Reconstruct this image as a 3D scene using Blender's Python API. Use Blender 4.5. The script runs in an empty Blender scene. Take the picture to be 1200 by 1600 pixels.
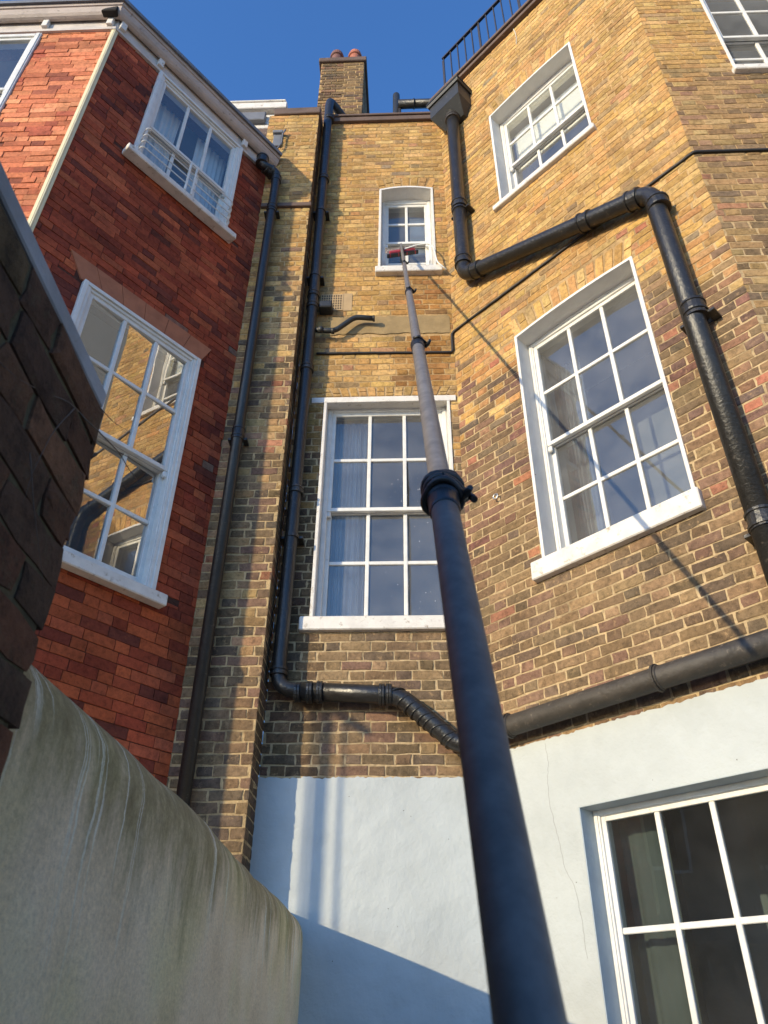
import bpy, bmesh, math, random
import numpy as np
from math import radians as rad, sin, cos, pi
from mathutils import Vector, Matrix, noise
random.seed(7)
S = bpy.context.scene
COL = S.collection

# ------------------------------------------------------------------ camera, sky, sun, exposure
EYE = 1.5
PITCH, ROLL, FPX = rad(34.36), rad(0.52), 1199.3
cp, sp = cos(PITCH), sin(PITCH)
Fv = Vector((0, cp, sp)); Uv = Vector((0, -sp, cp)); Xv = Vector((1, 0, 0))
CX = cos(ROLL)*Xv + sin(ROLL)*Uv
CU = -sin(ROLL)*Xv + cos(ROLL)*Uv
cam = bpy.data.cameras.new('camera'); camo = bpy.data.objects.new('camera', cam); COL.objects.link(camo)
m = Matrix.Identity(4)
for i in range(3):
    m[i][0] = CX[i]; m[i][1] = CU[i]; m[i][2] = -Fv[i]
m[0][3], m[1][3], m[2][3] = 0, 0, EYE
camo.matrix_world = m
cam.sensor_fit = 'VERTICAL'; cam.sensor_height = 36; cam.lens = FPX*36/1600
cam.clip_start = .02; cam.clip_end = 500
cam.dof.use_dof = True; cam.dof.focus_distance = 6.5; cam.dof.aperture_fstop = 10
S.camera = camo

SUN_AZ, SUN_EL = 47.8, 13.8          # the way the light travels (clockwise from +Y), and the sun's height
w = bpy.data.worlds.new('World'); S.world = w; w.use_nodes = True
nt = w.node_tree; nt.nodes.clear()
sky = nt.nodes.new('ShaderNodeTexSky'); sky.sky_type = 'NISHITA'; sky.sun_disc = False
sky.sun_elevation = rad(SUN_EL); sky.sun_rotation = rad(SUN_AZ+180)
sky.altitude = 50; sky.air_density = 1.0; sky.dust_density = .6; sky.ozone_density = 7.0
bg = nt.nodes.new('ShaderNodeBackground'); bg.inputs[1].default_value = .15
wo = nt.nodes.new('ShaderNodeOutputWorld')
nt.links.new(sky.outputs[0], bg.inputs[0]); nt.links.new(bg.outputs[0], wo.inputs[0])
sl = bpy.data.lights.new('sun', 'SUN'); sl.energy = 2.0; sl.angle = rad(.5); sl.color = (1, .83, .54)
so = bpy.data.objects.new('sun', sl); COL.objects.link(so)
a, e = rad(SUN_AZ), rad(SUN_EL)
SD = Vector((sin(a)*cos(e), cos(a)*cos(e), -sin(e)))
so.rotation_euler = SD.to_track_quat('-Z', 'Y').to_euler()
S.view_settings.view_transform = 'Standard'; S.view_settings.look = 'None'
S.view_settings.exposure = 1.32; S.view_settings.gamma = 1

# ------------------------------------------------------------------ helpers
class Wall:
    """A vertical plane: u runs along it, z up, off towards the courtyard."""
    def __init__(s, o, az):
        s.o = Vector((o[0], o[1], 0)); a = rad(az); s.u = Vector((sin(a), cos(a), 0)); s.n = Vector((s.u.y, -s.u.x, 0))
        if s.n.dot(-s.o) < 0: s.n = -s.n
    def p(s, u, z, off=0): return s.o + s.u*u + s.n*off + Vector((0, 0, z))
WC = Wall((0, 5.2), 92.3)
WR = Wall((.658, 5.1736), 137.1)
PD = .27
WP = Wall(WC.p(0, 0, PD), 92.3)
WL = Wall(WC.p(-1.349, 0, PD), 220.7)
WR2 = Wall(WR.p(2.515, 0), 92.3)
WL2 = Wall(WL.p(1.953, 0), 272.3)

class MB:
    def __init__(s): s.v = []; s.f = []; s.mi = []; s.c = []; s.uv = None; s.sm = []
    def add(s, vs, fs, mi=0, col=(1, 1, 1), smooth=False):
        b = len(s.v); s.v += [tuple(x) for x in vs]
        for f in fs:
            s.f.append(tuple(b+i for i in f)); s.mi.append(mi); s.c.append(col); s.sm.append(smooth)
        return s
    def box(s, W, u0, u1, z0, z1, o0, o1, mi=0, bev=0.0, col=(1, 1, 1), jit=0):
        """box in wall coordinates; optionally bevelled"""
        if u0 > u1: u0, u1 = u1, u0
        if o0 > o1: o0, o1 = o1, o0
        bm = bmesh.new(); vs = {}
        for i, u in enumerate((u0, u1)):
            for j, z in enumerate((z0, z1)):
                for k, o in enumerate((o0, o1)):
                    q = W.p(u, z, o)
                    if jit: q = q + Vector([random.uniform(-jit, jit) for _ in range(3)])
                    vs[i, j, k] = bm.verts.new(q)
        for f in (((0,0,0),(0,0,1),(0,1,1),(0,1,0)), ((1,0,0),(1,1,0),(1,1,1),(1,0,1)), ((0,0,0),(1,0,0),(1,0,1),(0,0,1)),
                  ((0,1,0),(0,1,1),(1,1,1),(1,1,0)), ((0,0,0),(0,1,0),(1,1,0),(1,0,0)), ((0,0,1),(1,0,1),(1,1,1),(0,1,1))):
            bm.faces.new([vs[x] for x in f])
        bmesh.ops.recalc_face_normals(bm, faces=bm.faces[:])
        if bev > 0: bmesh.ops.bevel(bm, geom=bm.edges[:], offset=bev, segments=1, affect='EDGES')
        bm.verts.index_update()
        s.add([v.co.copy() for v in bm.verts], [[v.index for v in f.verts] for f in bm.faces], mi, col)
        bm.free(); return s
    def sweep(s, pts, r, seg=14, mi=0, caps=True, col=(1, 1, 1), smooth=True):
        pts = [Vector(p) for p in pts]; n = len(pts)
        rs = r if isinstance(r, (list, tuple)) else [r]*n
        T = []
        for i in range(n):
            a = pts[max(0, i-1)]; b = pts[min(n-1, i+1)]; T.append((b-a).normalized())
        ref = Vector((0, 0, 1)) if abs(T[0].z) < .9 else Vector((1, 0, 0))
        N = (ref - T[0]*ref.dot(T[0])).normalized(); vs = []
        for i in range(n):
            N = (N - T[i]*N.dot(T[i])).normalized(); B = T[i].cross(N)
            for k in range(seg):
                a = 2*pi*k/seg; vs.append(pts[i] + (N*cos(a)+B*sin(a))*rs[i])
        fs = [(i*seg+k, i*seg+(k+1) % seg, (i+1)*seg+(k+1) % seg, (i+1)*seg+k) for i in range(n-1) for k in range(seg)]
        s.add(vs, fs, mi, col, smooth)
        if caps:
            b = len(s.v)-n*seg
            for ring in (list(range(seg))[::-1], [(n-1)*seg+k for k in range(seg)]):
                s.f.append(tuple(b+i for i in ring)); s.mi.append(mi); s.c.append(col); s.sm.append(False)
        return s
    def build(s, name, mats, parent=None, tags=None):
        if not isinstance(mats, (list, tuple)): mats = [mats]
        me = bpy.data.meshes.new(name)
        off = Vector((0, 0, 0))
        r = parent
        while r is not None:
            off += r.location; r = r.parent
        me.from_pydata([tuple(Vector(v)-off) for v in s.v], [], s.f)
        for mm in mats: me.materials.append(mm)
        me.polygons.foreach_set('material_index', s.mi)
        me.polygons.foreach_set('use_smooth', s.sm)
        ca = me.color_attributes.new('Col', 'FLOAT_COLOR', 'CORNER')
        cols = []
        for f, c in zip(s.f, s.c): cols += [c[0], c[1], c[2], 1.0]*len(f)
        ca.data.foreach_set('color', cols)
        if s.uv:
            ul = me.uv_layers.new(name='UVMap'); uvs = []
            for f in s.f:
                for i in f: uvs += list(s.uv[i])
            ul.data.foreach_set('uv', uvs)
        me.update()
        o = bpy.data.objects.new(name, me); COL.objects.link(o)
        if parent is not None: o.parent = parent
        if tags: tag(o, **tags)
        return o
def tag(o, label=None, cat=None, group=None, kind=None):
    if label: o['label'] = label
    if cat: o['category'] = cat
    if group: o['group'] = group
    if kind: o['kind'] = kind
    return o
def empty(name, loc, label=None, cat=None, group=None):
    o = bpy.data.objects.new(name, None); COL.objects.link(o); o.location = loc; o.empty_display_size = .2
    return tag(o, label, cat, group)

# ------------------------------------------------------------------ materials
def newmat(name):
    mt = bpy.data.materials.new(name); mt.use_nodes = True; t = mt.node_tree
    return mt, t, t.nodes['Principled BSDF'], t.nodes['Material Output']
def N(t, ty, **kw):
    n = t.nodes.new(ty)
    for k, v in kw.items():
        if k in ('op',): n.operation = v
        elif k == 'ins':
            for i, x in v.items(): n.inputs[i].default_value = x
        else: setattr(n, k, v)
    return n
def noise_tex(t, scale, detail=4, rough=.55, vec=None, sc=None):
    n = N(t, 'ShaderNodeTexNoise'); n.inputs['Scale'].default_value = scale; n.inputs['Detail'].default_value = detail; n.inputs['Roughness'].default_value = rough
    if vec is None:
        tc = N(t, 'ShaderNodeTexCoord'); vec = tc.outputs['Object']
    if sc:
        mp = N(t, 'ShaderNodeMapping'); mp.inputs['Scale'].default_value = sc; t.links.new(vec, mp.inputs['Vector']); vec = mp.outputs[0]
    t.links.new(vec, n.inputs['Vector']); return n
def ramp(t, src, pts):
    r = N(t, 'ShaderNodeValToRGB'); el = r.color_ramp.elements
    while len(el) < len(pts): el.new(.5)
    for e_, (p, c) in zip(el, pts): e_.position = p; e_.color = (c, c, c, 1) if not isinstance(c, tuple) else (*c, 1)
    t.links.new(src, r.inputs[0]); return r
def mix(t, fac, a, b, blend='MIX'):
    n = N(t, 'ShaderNodeMix', data_type='RGBA', blend_type=blend)
    for i, x in ((0, fac), (6, a), (7, b)):
        if isinstance(x, (int, float)): n.inputs[i].default_value = x
        elif isinstance(x, tuple): n.inputs[i].default_value = (*x, 1)
        else: t.links.new(x, n.inputs[i])
    return n.outputs[2]
def bump(t, b, src, dist, strength=1.0):
    n = N(t, 'ShaderNodeBump'); n.inputs['Distance'].default_value = dist; n.inputs['Strength'].default_value = strength
    t.links.new(src, n.inputs['Height']); t.links.new(n.outputs[0], b.inputs['Normal'])

def brick_mat(name, var=.35, bmp=.004, rough=.9, smear=None, soot=(.05, .04, .03), vs=28, sm=(.56, .70), smf=.6):
    mt, t, b, o = newmat(name)
    at = N(t, 'ShaderNodeVertexColor', layer_name='Col')
    n1 = noise_tex(t, vs, 6, .72); r1 = ramp(t, n1.outputs[0], [(.28, 1-var*1.3), (.5, 1.0), (.72, 1+var*.8)])
    n2 = noise_tex(t, 2.0, 6, .62); r2 = ramp(t, n2.outputs[0], [(.3, .66), (.52, 1.0), (.75, 1.16)])
    c = mix(t, 1.0, at.outputs[0], r1.outputs[0], 'MULTIPLY'); c = mix(t, 1.0, c, r2.outputs[0], 'MULTIPLY')
    if smear:
        ns = noise_tex(t, 21, 7, .75); rs = ramp(t, ns.outputs[0], [(sm[0], 0.0), (sm[1], smf)]); c = mix(t, rs.outputs[0], c, smear)
    n3 = noise_tex(t, 55, 5, .75); r3 = ramp(t, n3.outputs[0], [(.57, 0.0), (.68, .85)])
    c2 = mix(t, r3.outputs[0], c, mix(t, .55, c, soot))
    t.links.new(c2, b.inputs['Base Color']); b.inputs['Roughness'].default_value = rough
    nb = noise_tex(t, 38, 8, .75); bump(t, b, nb.outputs[0], bmp)
    b.inputs['Specular IOR Level'].default_value = .25
    return mt
def mortar_mat(name, lo, hi, z0, z1):
    mt, t, b, o = newmat(name)
    tc = N(t, 'ShaderNodeTexCoord'); sx = N(t, 'ShaderNodeSeparateXYZ'); t.links.new(tc.outputs['Object'], sx.inputs[0])
    nz = noise_tex(t, 1.3, 3); ad = N(t, 'ShaderNodeMath', op='MULTIPLY_ADD'); t.links.new(nz.outputs[0], ad.inputs[0]); ad.inputs[1].default_value = 1.6; t.links.new(sx.outputs[2], ad.inputs[2])
    mr = N(t, 'ShaderNodeMapRange'); t.links.new(ad.outputs[0], mr.inputs[0]); mr.inputs[1].default_value = z0+.8; mr.inputs[2].default_value = z1+.8
    c = mix(t, mr.outputs[0], lo, hi)
    n1 = noise_tex(t, 30, 6, .7); r1 = ramp(t, n1.outputs[0], [(.3, .55), (.5, .95), (.7, 1.15)])
    n2 = noise_tex(t, 3, 4, .6); r2 = ramp(t, n2.outputs[0], [(.32, .6), (.55, 1.0)])
    c = mix(t, 1, c, r1.outputs[0], 'MULTIPLY'); c = mix(t, 1, c, r2.outputs[0], 'MULTIPLY')
    t.links.new(c, b.inputs['Base Color']); b.inputs['Roughness'].default_value = .95
    nb = noise_tex(t, 60, 6, .75); bump(t, b, nb.outputs[0], .006)
    b.inputs['Specular IOR Level'].default_value = .2
    return mt
def paint_mat(name, col, rough=.5, var=.12, scale=8, bmp=.0015, dirt=None, bscale=40):
    mt, t, b, o = newmat(name)
    n1 = noise_tex(t, scale, 5, .6); r1 = ramp(t, n1.outputs[0], [(.3, 1-var), (.6, 1.0)])
    c = mix(t, 1, col, r1.outputs[0], 'MULTIPLY')
    if dirt:
        n2 = noise_tex(t, scale*2.7, 6, .7); r2 = ramp(t, n2.outputs[0], [(dirt[1], 0.0), (dirt[1]+.12, 1.0)])
        c = mix(t, r2.outputs[0], c, dirt[0])
    t.links.new(c, b.inputs['Base Color']); b.inputs['Roughness'].default_value = rough
    nb = noise_tex(t, bscale, 5, .6); bump(t, b, nb.outputs[0], bmp)
    return mt
M = {}
M['stock'] = brick_mat('stock_brick', .42, .007, smear=(.48, .31, .155))
M['red'] = brick_mat('red_brick', .34, .004, smear=(.48, .14, .045), sm=(.60, .72), smf=.28, soot=(.06, .02, .015))
M['near'] = brick_mat('shade_dark_brick', .6, .022, smear=(.11, .09, .05), sm=(.54, .66), smf=.5, soot=(.02, .015, .01), vs=14)
M['mortar'] = mortar_mat('lime_mortar', (.50, .365, .205), (.47, .305, .14), 5.6, 7.2)
M['mortar_soot'] = mortar_mat('sooty_mortar', (.50, .355, .185), (.48, .32, .15), 7.5, 9.5)
M['mortar_red'] = mortar_mat('dark_red_joint', (.10, .045, .03), (.13, .05, .035), 3, 9)
M['mortar_near'] = mortar_mat('mossy_mortar', (.13, .10, .055), (.14, .11, .06), 1, 3)
M['white'] = paint_mat('white_gloss_paint', (.70, .685, .64), .42, .14, 9, .0015, ((.42, .37, .30), .63))
M['white_old'] = paint_mat('flaking_white_paint', (.70, .66, .60), .6, .2, 7, .003, ((.34, .28, .21), .57))
M['soffit'] = paint_mat('shaded_worn_soffit_paint', (.47, .385, .33), .6, .25, 5, .004, ((.14, .10, .08), .60))  # brownish eaves shadow put into the white paint, with random dirt
M['frieze'] = paint_mat('dull_frieze_paint', (.58, .51, .45), .6, .25, 5, .003, ((.2, .16, .13), .62))  # same shadow tone, put in more lightly
M['cream'] = paint_mat('cream_paint', (.72, .62, .38), .5, .1)
M['render'] = paint_mat('pale_blue_render', (.44, .468, .462), .7, .14, 2.2, .010, ((.36, .37, .34), .66), 9)
M['reveal'] = paint_mat('painted_reveal', (.68, .65, .60), .65, .12, 6, .003)
M['reveal_blue'] = paint_mat('painted_blue_reveal', (.45, .51, .53), .7, .1, 6, .003)
M['pipe'] = paint_mat('black_pipe_paint', (.022, .021, .019), .36, .35, 9, .005, ((.11, .09, .075), .61), 40)
M['tape'] = paint_mat('glossy_black_tape', (.022, .021, .02), .3, .3, 14, .004, ((.08, .07, .06), .62), 30)
M['pipe_worn'] = paint_mat('weathered_pipe_paint', (.050, .041, .032), .6, .4, 9, .006, ((.12, .095, .07), .58), 30)
M['pipe_soil'] = paint_mat('glossy_speckled_pipe_paint', (.024, .022, .019), .34, .4, 9, .0045, ((.12, .10, .08), .60), 45)
M['pipe_grey'] = paint_mat('grey_pipe_paint', (.026, .027, .027), .5, .25, 9, .0015, ((.14, .13, .12), .62), 60)
M['lead'] = paint_mat('grey_lead', (.17, .175, .19), .55, .25, 6, .002)
M['coping'] = paint_mat('brown_coping', (.13, .085, .065), .8, .3, 5, .003, ((.30, .22, .16), .62))
M['stone'] = paint_mat('grey_stone_slab', (.30, .295, .30), .85, .3, 7, .003, ((.16, .15, .12), .6))
M['terracotta'] = paint_mat('terracotta_block', (.40, .145, .07), .85, .22, 9, .002, ((.30, .10, .05), .6))
M['pot'] = paint_mat('clay_chimney_pot', (.42, .14, .08), .8, .25, 6, .002, ((.10, .06, .05), .6))
M['pot_dark'] = paint_mat('sooty_chimney_pot', (.20, .09, .07), .8, .25, 6, .002, ((.05, .04, .04), .55))
M['cement'] = paint_mat('cement_patch', (.31, .215, .10), .9, .3, 6, .004)
M['iron'] = paint_mat('dark_iron', (.03, .025, .025), .5, .2)
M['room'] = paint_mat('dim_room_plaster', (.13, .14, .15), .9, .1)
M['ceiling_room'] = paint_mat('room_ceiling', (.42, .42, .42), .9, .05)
M['curtain'] = paint_mat('pale_curtain', (.42, .42, .41), .9, .12, 4)
M['curtain_dim'] = paint_mat('dim_curtain', (.085, .10, .125), .9, .2, 4)  # bluish cloth darkened for its lack of direct light
M['curtain_low'] = paint_mat('dim_grey_curtain', (.07, .075, .075), .9, .2, 4)  # dimness behind the low window put into the cloth colour
M['blind'] = paint_mat('cream_blind', (.80, .77, .66), .85, .05)
M['net'] = paint_mat('net_curtain', (.70, .71, .68), .9, .1, 5)
M['ground'] = paint_mat('garden_paving', (.40, .36, .30), .9, .3, 2, .01)
M['cable'] = paint_mat('black_cable', (.02, .018, .017), .6, .1)
M['vent'] = paint_mat('buff_air_brick', (.42, .29, .155), .85, .15)
M['hole'] = paint_mat('dark_slot', (.015, .012, .01), .9, .1)
M['crack'] = paint_mat('hairline_crack', (.12, .10, .08), .9, .1)
M['silver'] = paint_mat('zinc_metal', (.6, .6, .6), .3, .1); M['silver'].node_tree.nodes['Principled BSDF'].inputs['Metallic'].default_value = .8

def glass_mat(name, lo=.05, tint=(.86, .90, .92), warp=.0012, haze=.09, k=1.7):
    mt, t, b, o = newmat(name); t.nodes.remove(b)
    tr = N(t, 'ShaderNodeBsdfTransparent'); tr.inputs[0].default_value = (*tint, 1)
    gl = N(t, 'ShaderNodeBsdfGlossy'); gl.inputs['Roughness'].default_value = .0; gl.inputs[0].default_value = (1, .97, .90, 1)
    fr = N(t, 'ShaderNodeFresnel'); fr.inputs[0].default_value = 1.5
    mu = N(t, 'ShaderNodeMath', op='MULTIPLY_ADD'); t.links.new(fr.outputs[0], mu.inputs[0]); mu.inputs[1].default_value = k; mu.inputs[2].default_value = lo; mu.use_clamp = True
    nz = noise_tex(t, 2.3, 2, .4); bp = N(t, 'ShaderNodeBump'); bp.inputs['Distance'].default_value = warp; t.links.new(nz.outputs[0], bp.inputs['Height']); t.links.new(bp.outputs[0], gl.inputs['Normal'])
    mx = N(t, 'ShaderNodeMixShader'); t.links.new(mu.outputs[0], mx.inputs[0]); t.links.new(tr.outputs[0], mx.inputs[1]); t.links.new(gl.outputs[0], mx.inputs[2])
    df = N(t, 'ShaderNodeBsdfDiffuse'); df.inputs[0].default_value = (.75, .74, .72, 1)  # pale layer mixed in: glare haze and dirt put into the glass colour
    m2 = N(t, 'ShaderNodeMixShader'); nd = noise_tex(t, 3, 4, .6); rd = ramp(t, nd.outputs[0], [(.3, haze*.6), (.7, haze*1.4)]); t.links.new(rd.outputs[0], m2.inputs[0]); t.links.new(mx.outputs[0], m2.inputs[1]); t.links.new(df.outputs[0], m2.inputs[2])
    t.links.new(m2.outputs[0], o.inputs[0]); return mt
M['glass'] = glass_mat('window_glass')
M['glass_side'] = glass_mat('strongly_reflecting_glass', .04, warp=.0006, haze=.02, k=.45)
M['glass_dim'] = glass_mat('low_reflection_glass', .0, warp=.0012, haze=.035, k=.22)
M['glass_low'] = glass_mat('ground_floor_glass', .02, warp=.0012, haze=.022, k=.8, tint=(.70, .80, .78))
M['drop'] = paint_mat('water_drop', (.7, .72, .75), .1, .01)

# ------------------------------------------------------------------ brickwork
def pick(pal, rng):
    tot = sum(w_ for w_, _ in pal); x = rng.random()*tot
    for w_, c in pal:
        x -= w_
        if x <= 0: break
    k = rng.uniform(.82, 1.16)
    return tuple(max(.01, ch*k*rng.uniform(.96, 1.04)) for ch in c)
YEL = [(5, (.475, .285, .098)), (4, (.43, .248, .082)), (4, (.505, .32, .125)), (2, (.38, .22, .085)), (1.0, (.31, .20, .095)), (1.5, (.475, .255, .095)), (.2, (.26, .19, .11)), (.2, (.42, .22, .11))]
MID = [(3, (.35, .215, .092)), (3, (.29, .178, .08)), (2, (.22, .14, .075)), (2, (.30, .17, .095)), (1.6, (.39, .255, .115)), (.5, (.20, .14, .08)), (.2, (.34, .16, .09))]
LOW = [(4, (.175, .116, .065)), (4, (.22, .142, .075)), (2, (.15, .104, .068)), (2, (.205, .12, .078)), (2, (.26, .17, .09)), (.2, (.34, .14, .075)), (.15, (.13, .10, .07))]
RED = [(5, (.33, .066, .029)), (4, (.26, .047, .023)), (3, (.41, .098, .042)), (2, (.19, .038, .022)), (1.0, (.13, .034, .024)), (.06, (.22, .13, .09))]
RED_SUNLIT = [(5, (.58, .20, .095)), (4, (.52, .16, .075)), (3, (.64, .25, .12)), (1.0, (.30, .09, .05)), (1, (.42, .11, .06))]  # paler red for the sunlit face; its sunlight is put into the colour
def course(u0, u1, bond, k, rng, joint):
    """brick intervals along one course"""
    out = []
    if bond == 'flemish':
        per = .3375; x = u0 - per - (per/2 if k % 2 else 0) + .03*rng.random(); i = 0
        while x < u1:
            L = .225 if i % 2 == 0 else .1125
            out.append((x+joint/2+rng.uniform(-.003, .003), x+L-joint/2+rng.uniform(-.003, .003))); x += L; i += 1
    elif bond == 'stretcher':
        x = u0 - .225 - (.1125 if k % 2 else 0)
        while x < u1:
            out.append((x+joint/2, x+.225-joint/2)); x += .225
    else:
        x = u0 - rng.random()*.2
        while x < u1:
            L = rng.choice((.11, .11, .2, .225, .225, .225, .235)); out.append((x+joint/2, x+L-joint/2)); x += L
    return [(max(a, u0), min(b, u1)) for a, b in out if min(b, u1)-max(a, u0) > .022]
def one_brick(mb, W, a, b, z0, z1, relief, rng, col, rnd=.006, off=0):
    """a worn brick: irregular outline, rounded arris, standing off the mortar"""
    du, dz = b-a, z1-z0
    nu = max(1, int(du/.055)); pts = []
    for i in range(nu): pts.append((a+du*i/nu, z0))
    pts.append((b, z0)); pts.append((b, (z0+z1)/2))
    for i in range(nu): pts.append((b-du*i/nu, z1))
    pts.append((a, z1)); pts.append((a, (z0+z1)/2))
    n = len(pts); c = ((a+b)/2, (z0+z1)/2); J = rnd*.5
    pts = [(p+rng.uniform(-J, J), q+rng.uniform(-J, J)*1.1) for p, q in pts]
    corners = (0, nu, nu+2, nu*2+2)
    inn = []
    for i, (p, q) in enumerate(pts):
        k = rnd*(1.35 if i in corners else 1.0)*rng.uniform(.5, 1.2)
        ip = p + (k if p < c[0] else -k) if abs(p-c[0]) > k*1.5 else p
        iq = q + (k if q < c[1] else -k) if abs(q-c[1]) > k*1.5 else q
        inn.append((ip, iq))
    tl = rng.uniform(-.0018, .0018); th = rng.uniform(-.0018, .0018)
    vs = [W.p(p, q, off-.012) for p, q in pts] + [W.p(p, q, off+relief*.55) for p, q in pts] + \
         [W.p(p, q, off+relief+tl*(p-c[0])/max(.05, du/2)+th*(q-c[1])/max(.02, dz/2)) for p, q in inn]
    fs = [(i, (i+1) % n, n+(i+1) % n, n+i) for i in range(n)] + [(n+i, n+(i+1) % n, 2*n+(i+1) % n, 2*n+i) for i in range(n)] + [tuple(range(2*n, 3*n))]
    if W.u.cross(Vector((0, 0, 1))).dot(W.n) < 0: fs = [f[::-1] for f in fs]
    mb.add(vs, fs, 0, col)
def brickwork(mb, W, u0, u1, z0, z1, holes, pal, bond='flemish', joint=.013, relief=.005, rj=.003, seed=1, off=0, rnd=.008, course_h=.075):
    rng = random.Random(seed); k = int(round(z0/course_h))
    z = k*course_h
    while z < z1-.02:
        za, zb = z+joint/2+rng.uniform(-.001, .001), z+course_h-joint/2+rng.uniform(-.001, .001)
        if za < z0: za = z0
        if zb > z1: zb = z1
        if zb-za > .02:
            for a, b in course(u0, u1, bond, k, rng, joint):
                col = pal((a+b)/2, (za+zb)/2, rng); rl = relief+rng.uniform(-rj, rj)
                pieces = [(a, b, za, zb)]
                for (h0, h1, g0, g1) in holes:
                    nx = []
                    for (p, q, r, s_) in pieces:
                        if q <= h0 or p >= h1 or s_ <= g0 or r >= g1: nx.append((p, q, r, s_)); continue
                        if r < g0-.018 : nx.append((p, q, r, g0)); continue
                        if s_ > g1+.018: nx.append((p, q, g1, s_)); continue
                        if p < h0-.015: nx.append((p, h0, r, s_))
                        if q > h1+.015: nx.append((h1, q, r, s_))
                    pieces = nx
                for (p, q, r, s_) in pieces:
                    if q-p > .02 and s_-r > .015: one_brick(mb, W, p, q, r, s_, rl, rng, col, rnd, off)
        z += course_h; k += 1
def slab(mb, W, u0, u1, z0, z1, holes, off=-.005, thick=.22, mi=1):
    """wall body with openings: front, back and opening sides"""
    us = sorted({u0, u1, *[max(u0, min(u1, h)) for H in holes for h in H[:2]]}); zs = sorted({z0, z1, *[max(z0, min(z1, h)) for H in holes for h in H[2:]]})
    def solid(i, j):
        if i < 0 or j < 0 or i >= len(us)-1 or j >= len(zs)-1: return False
        cu, cz = (us[i]+us[i+1])/2, (zs[j]+zs[j+1])/2
        return not any(h[0] < cu < h[1] and h[2] < cz < h[3] for h in holes)
    for i in range(len(us)-1):
        for j in range(len(zs)-1):
            if not solid(i, j): continue
            a, b, c, d = us[i], us[i+1], zs[j], zs[j+1]
            for o in (off, off-thick): mb.add([W.p(a, c, o), W.p(b, c, o), W.p(b, d, o), W.p(a, d, o)], [(0, 1, 2, 3)], mi)
            for (di, dj, e1, e2) in ((-1, 0, (a, c), (a, d)), (1, 0, (b, c), (b, d)), (0, -1, (a, c), (b, c)), (0, 1, (a, d), (b, d))):
                if not solid(i+di, j+dj):
                    mb.add([W.p(*e1, off), W.p(*e2, off), W.p(*e2, off-thick), W.p(*e1, off-thick)], [(0, 1, 2, 3)], mi)
def arch_bricks(mb, W, u0, u1, zs, rise, h, pal, seed, lean=.055, relief=.008, ext=.02):
    """soldier bricks fanned over a shallow arch"""
    rng = random.Random(seed); n = int((u1-u0+2*ext)/.078); cz = lambda u: zs+rise*max(0, 1-((u-(u0+u1)/2)/((u1-u0)/2))**2)
    for i in range(n):
        a = u0-ext+(u1-u0+2*ext)*i/n+.005; b = u0-ext+(u1-u0+2*ext)*(i+1)/n-.005; m_ = (a+b)/2
        t = (m_-(u0+u1)/2)/((u1-u0)/2); sk = t*lean
        col = pal(m_, zs+.1, rng); rl = relief+rng.uniform(-.002, .002)
        spl = rng.random() < .5; rl *= .6
        segs = [(0.0, 1.0)] if not spl else [(0.0, .48 if i % 2 else .33), (.50 if i % 2 else .35, 1.0)]
        for s0, s1 in segs:
            zA, zB = cz(a), cz(b); q = [(a+sk*s0, zA+h*s0), (b+sk*s0, zB+h*s0), (b+sk*s1, zB+h*s1-.004), (a+sk*s1, zA+h*s1-.004)]
            k = .004; cx = sum(x for x, _ in q)/4; cy = sum(y for _, y in q)/4
            inn = [(x+(k if x < cx else -k), y+(k if y < cy else -k)) for x, y in q]
            vs = [W.p(x, y, -.01) for x, y in q]+[W.p(x, y, rl) for x, y in inn]
            mb.add(vs, [(4, 5, 6, 7)]+[(j, (j+1) % 4, 4+(j+1) % 4, 4+j) for j in range(4)], 0, col)
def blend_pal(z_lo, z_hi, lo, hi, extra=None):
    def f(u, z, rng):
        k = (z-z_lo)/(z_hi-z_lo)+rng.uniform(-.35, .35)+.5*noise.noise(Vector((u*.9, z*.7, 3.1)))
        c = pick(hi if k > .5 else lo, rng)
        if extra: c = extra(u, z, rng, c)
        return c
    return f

# ------------------------------------------------------------------ windows
def arc_z(u, u0, u1, z1, rise): return z1+rise*max(0, 1-((u-(u0+u1)/2)/((u1-u0)/2))**2)
def sash(mb, W, u0, u1, z0, z1, cols, rows, off, th=.038, st=.045, bar=.032, bot=None, top=None, ubars=None, zbars=None):
    bot = st if bot is None else bot; top = st if top is None else top
    mb.box(W, u0, u0+st, z0, z1, off-th, off, bev=.003); mb.box(W, u1-st, u1, z0, z1, off-th, off, bev=.003)
    mb.box(W, u0+st, u1-st, z0, z0+bot, off-th+.001, off-.001, bev=.003); mb.box(W, u0+st, u1-st, z1-top, z1, off-th+.001, off-.001, bev=.003)
    ga, gb, ha, hb = u0+st, u1-st, z0+bot, z1-top
    us = ubars or [ga+(gb-ga)*i/cols for i in range(1, cols)]
    zs = zbars or [ha+(hb-ha)*i/rows for i in range(1, rows)]
    for u in us: mb.box(W, u-bar/2, u+bar/2, ha, hb, off-th+.006, off-.004, bev=.004)
    for z in zs: mb.box(W, ga, gb, z-bar/2, z+bar/2, off-th+.008, off-.006, bev=.004)
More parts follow.
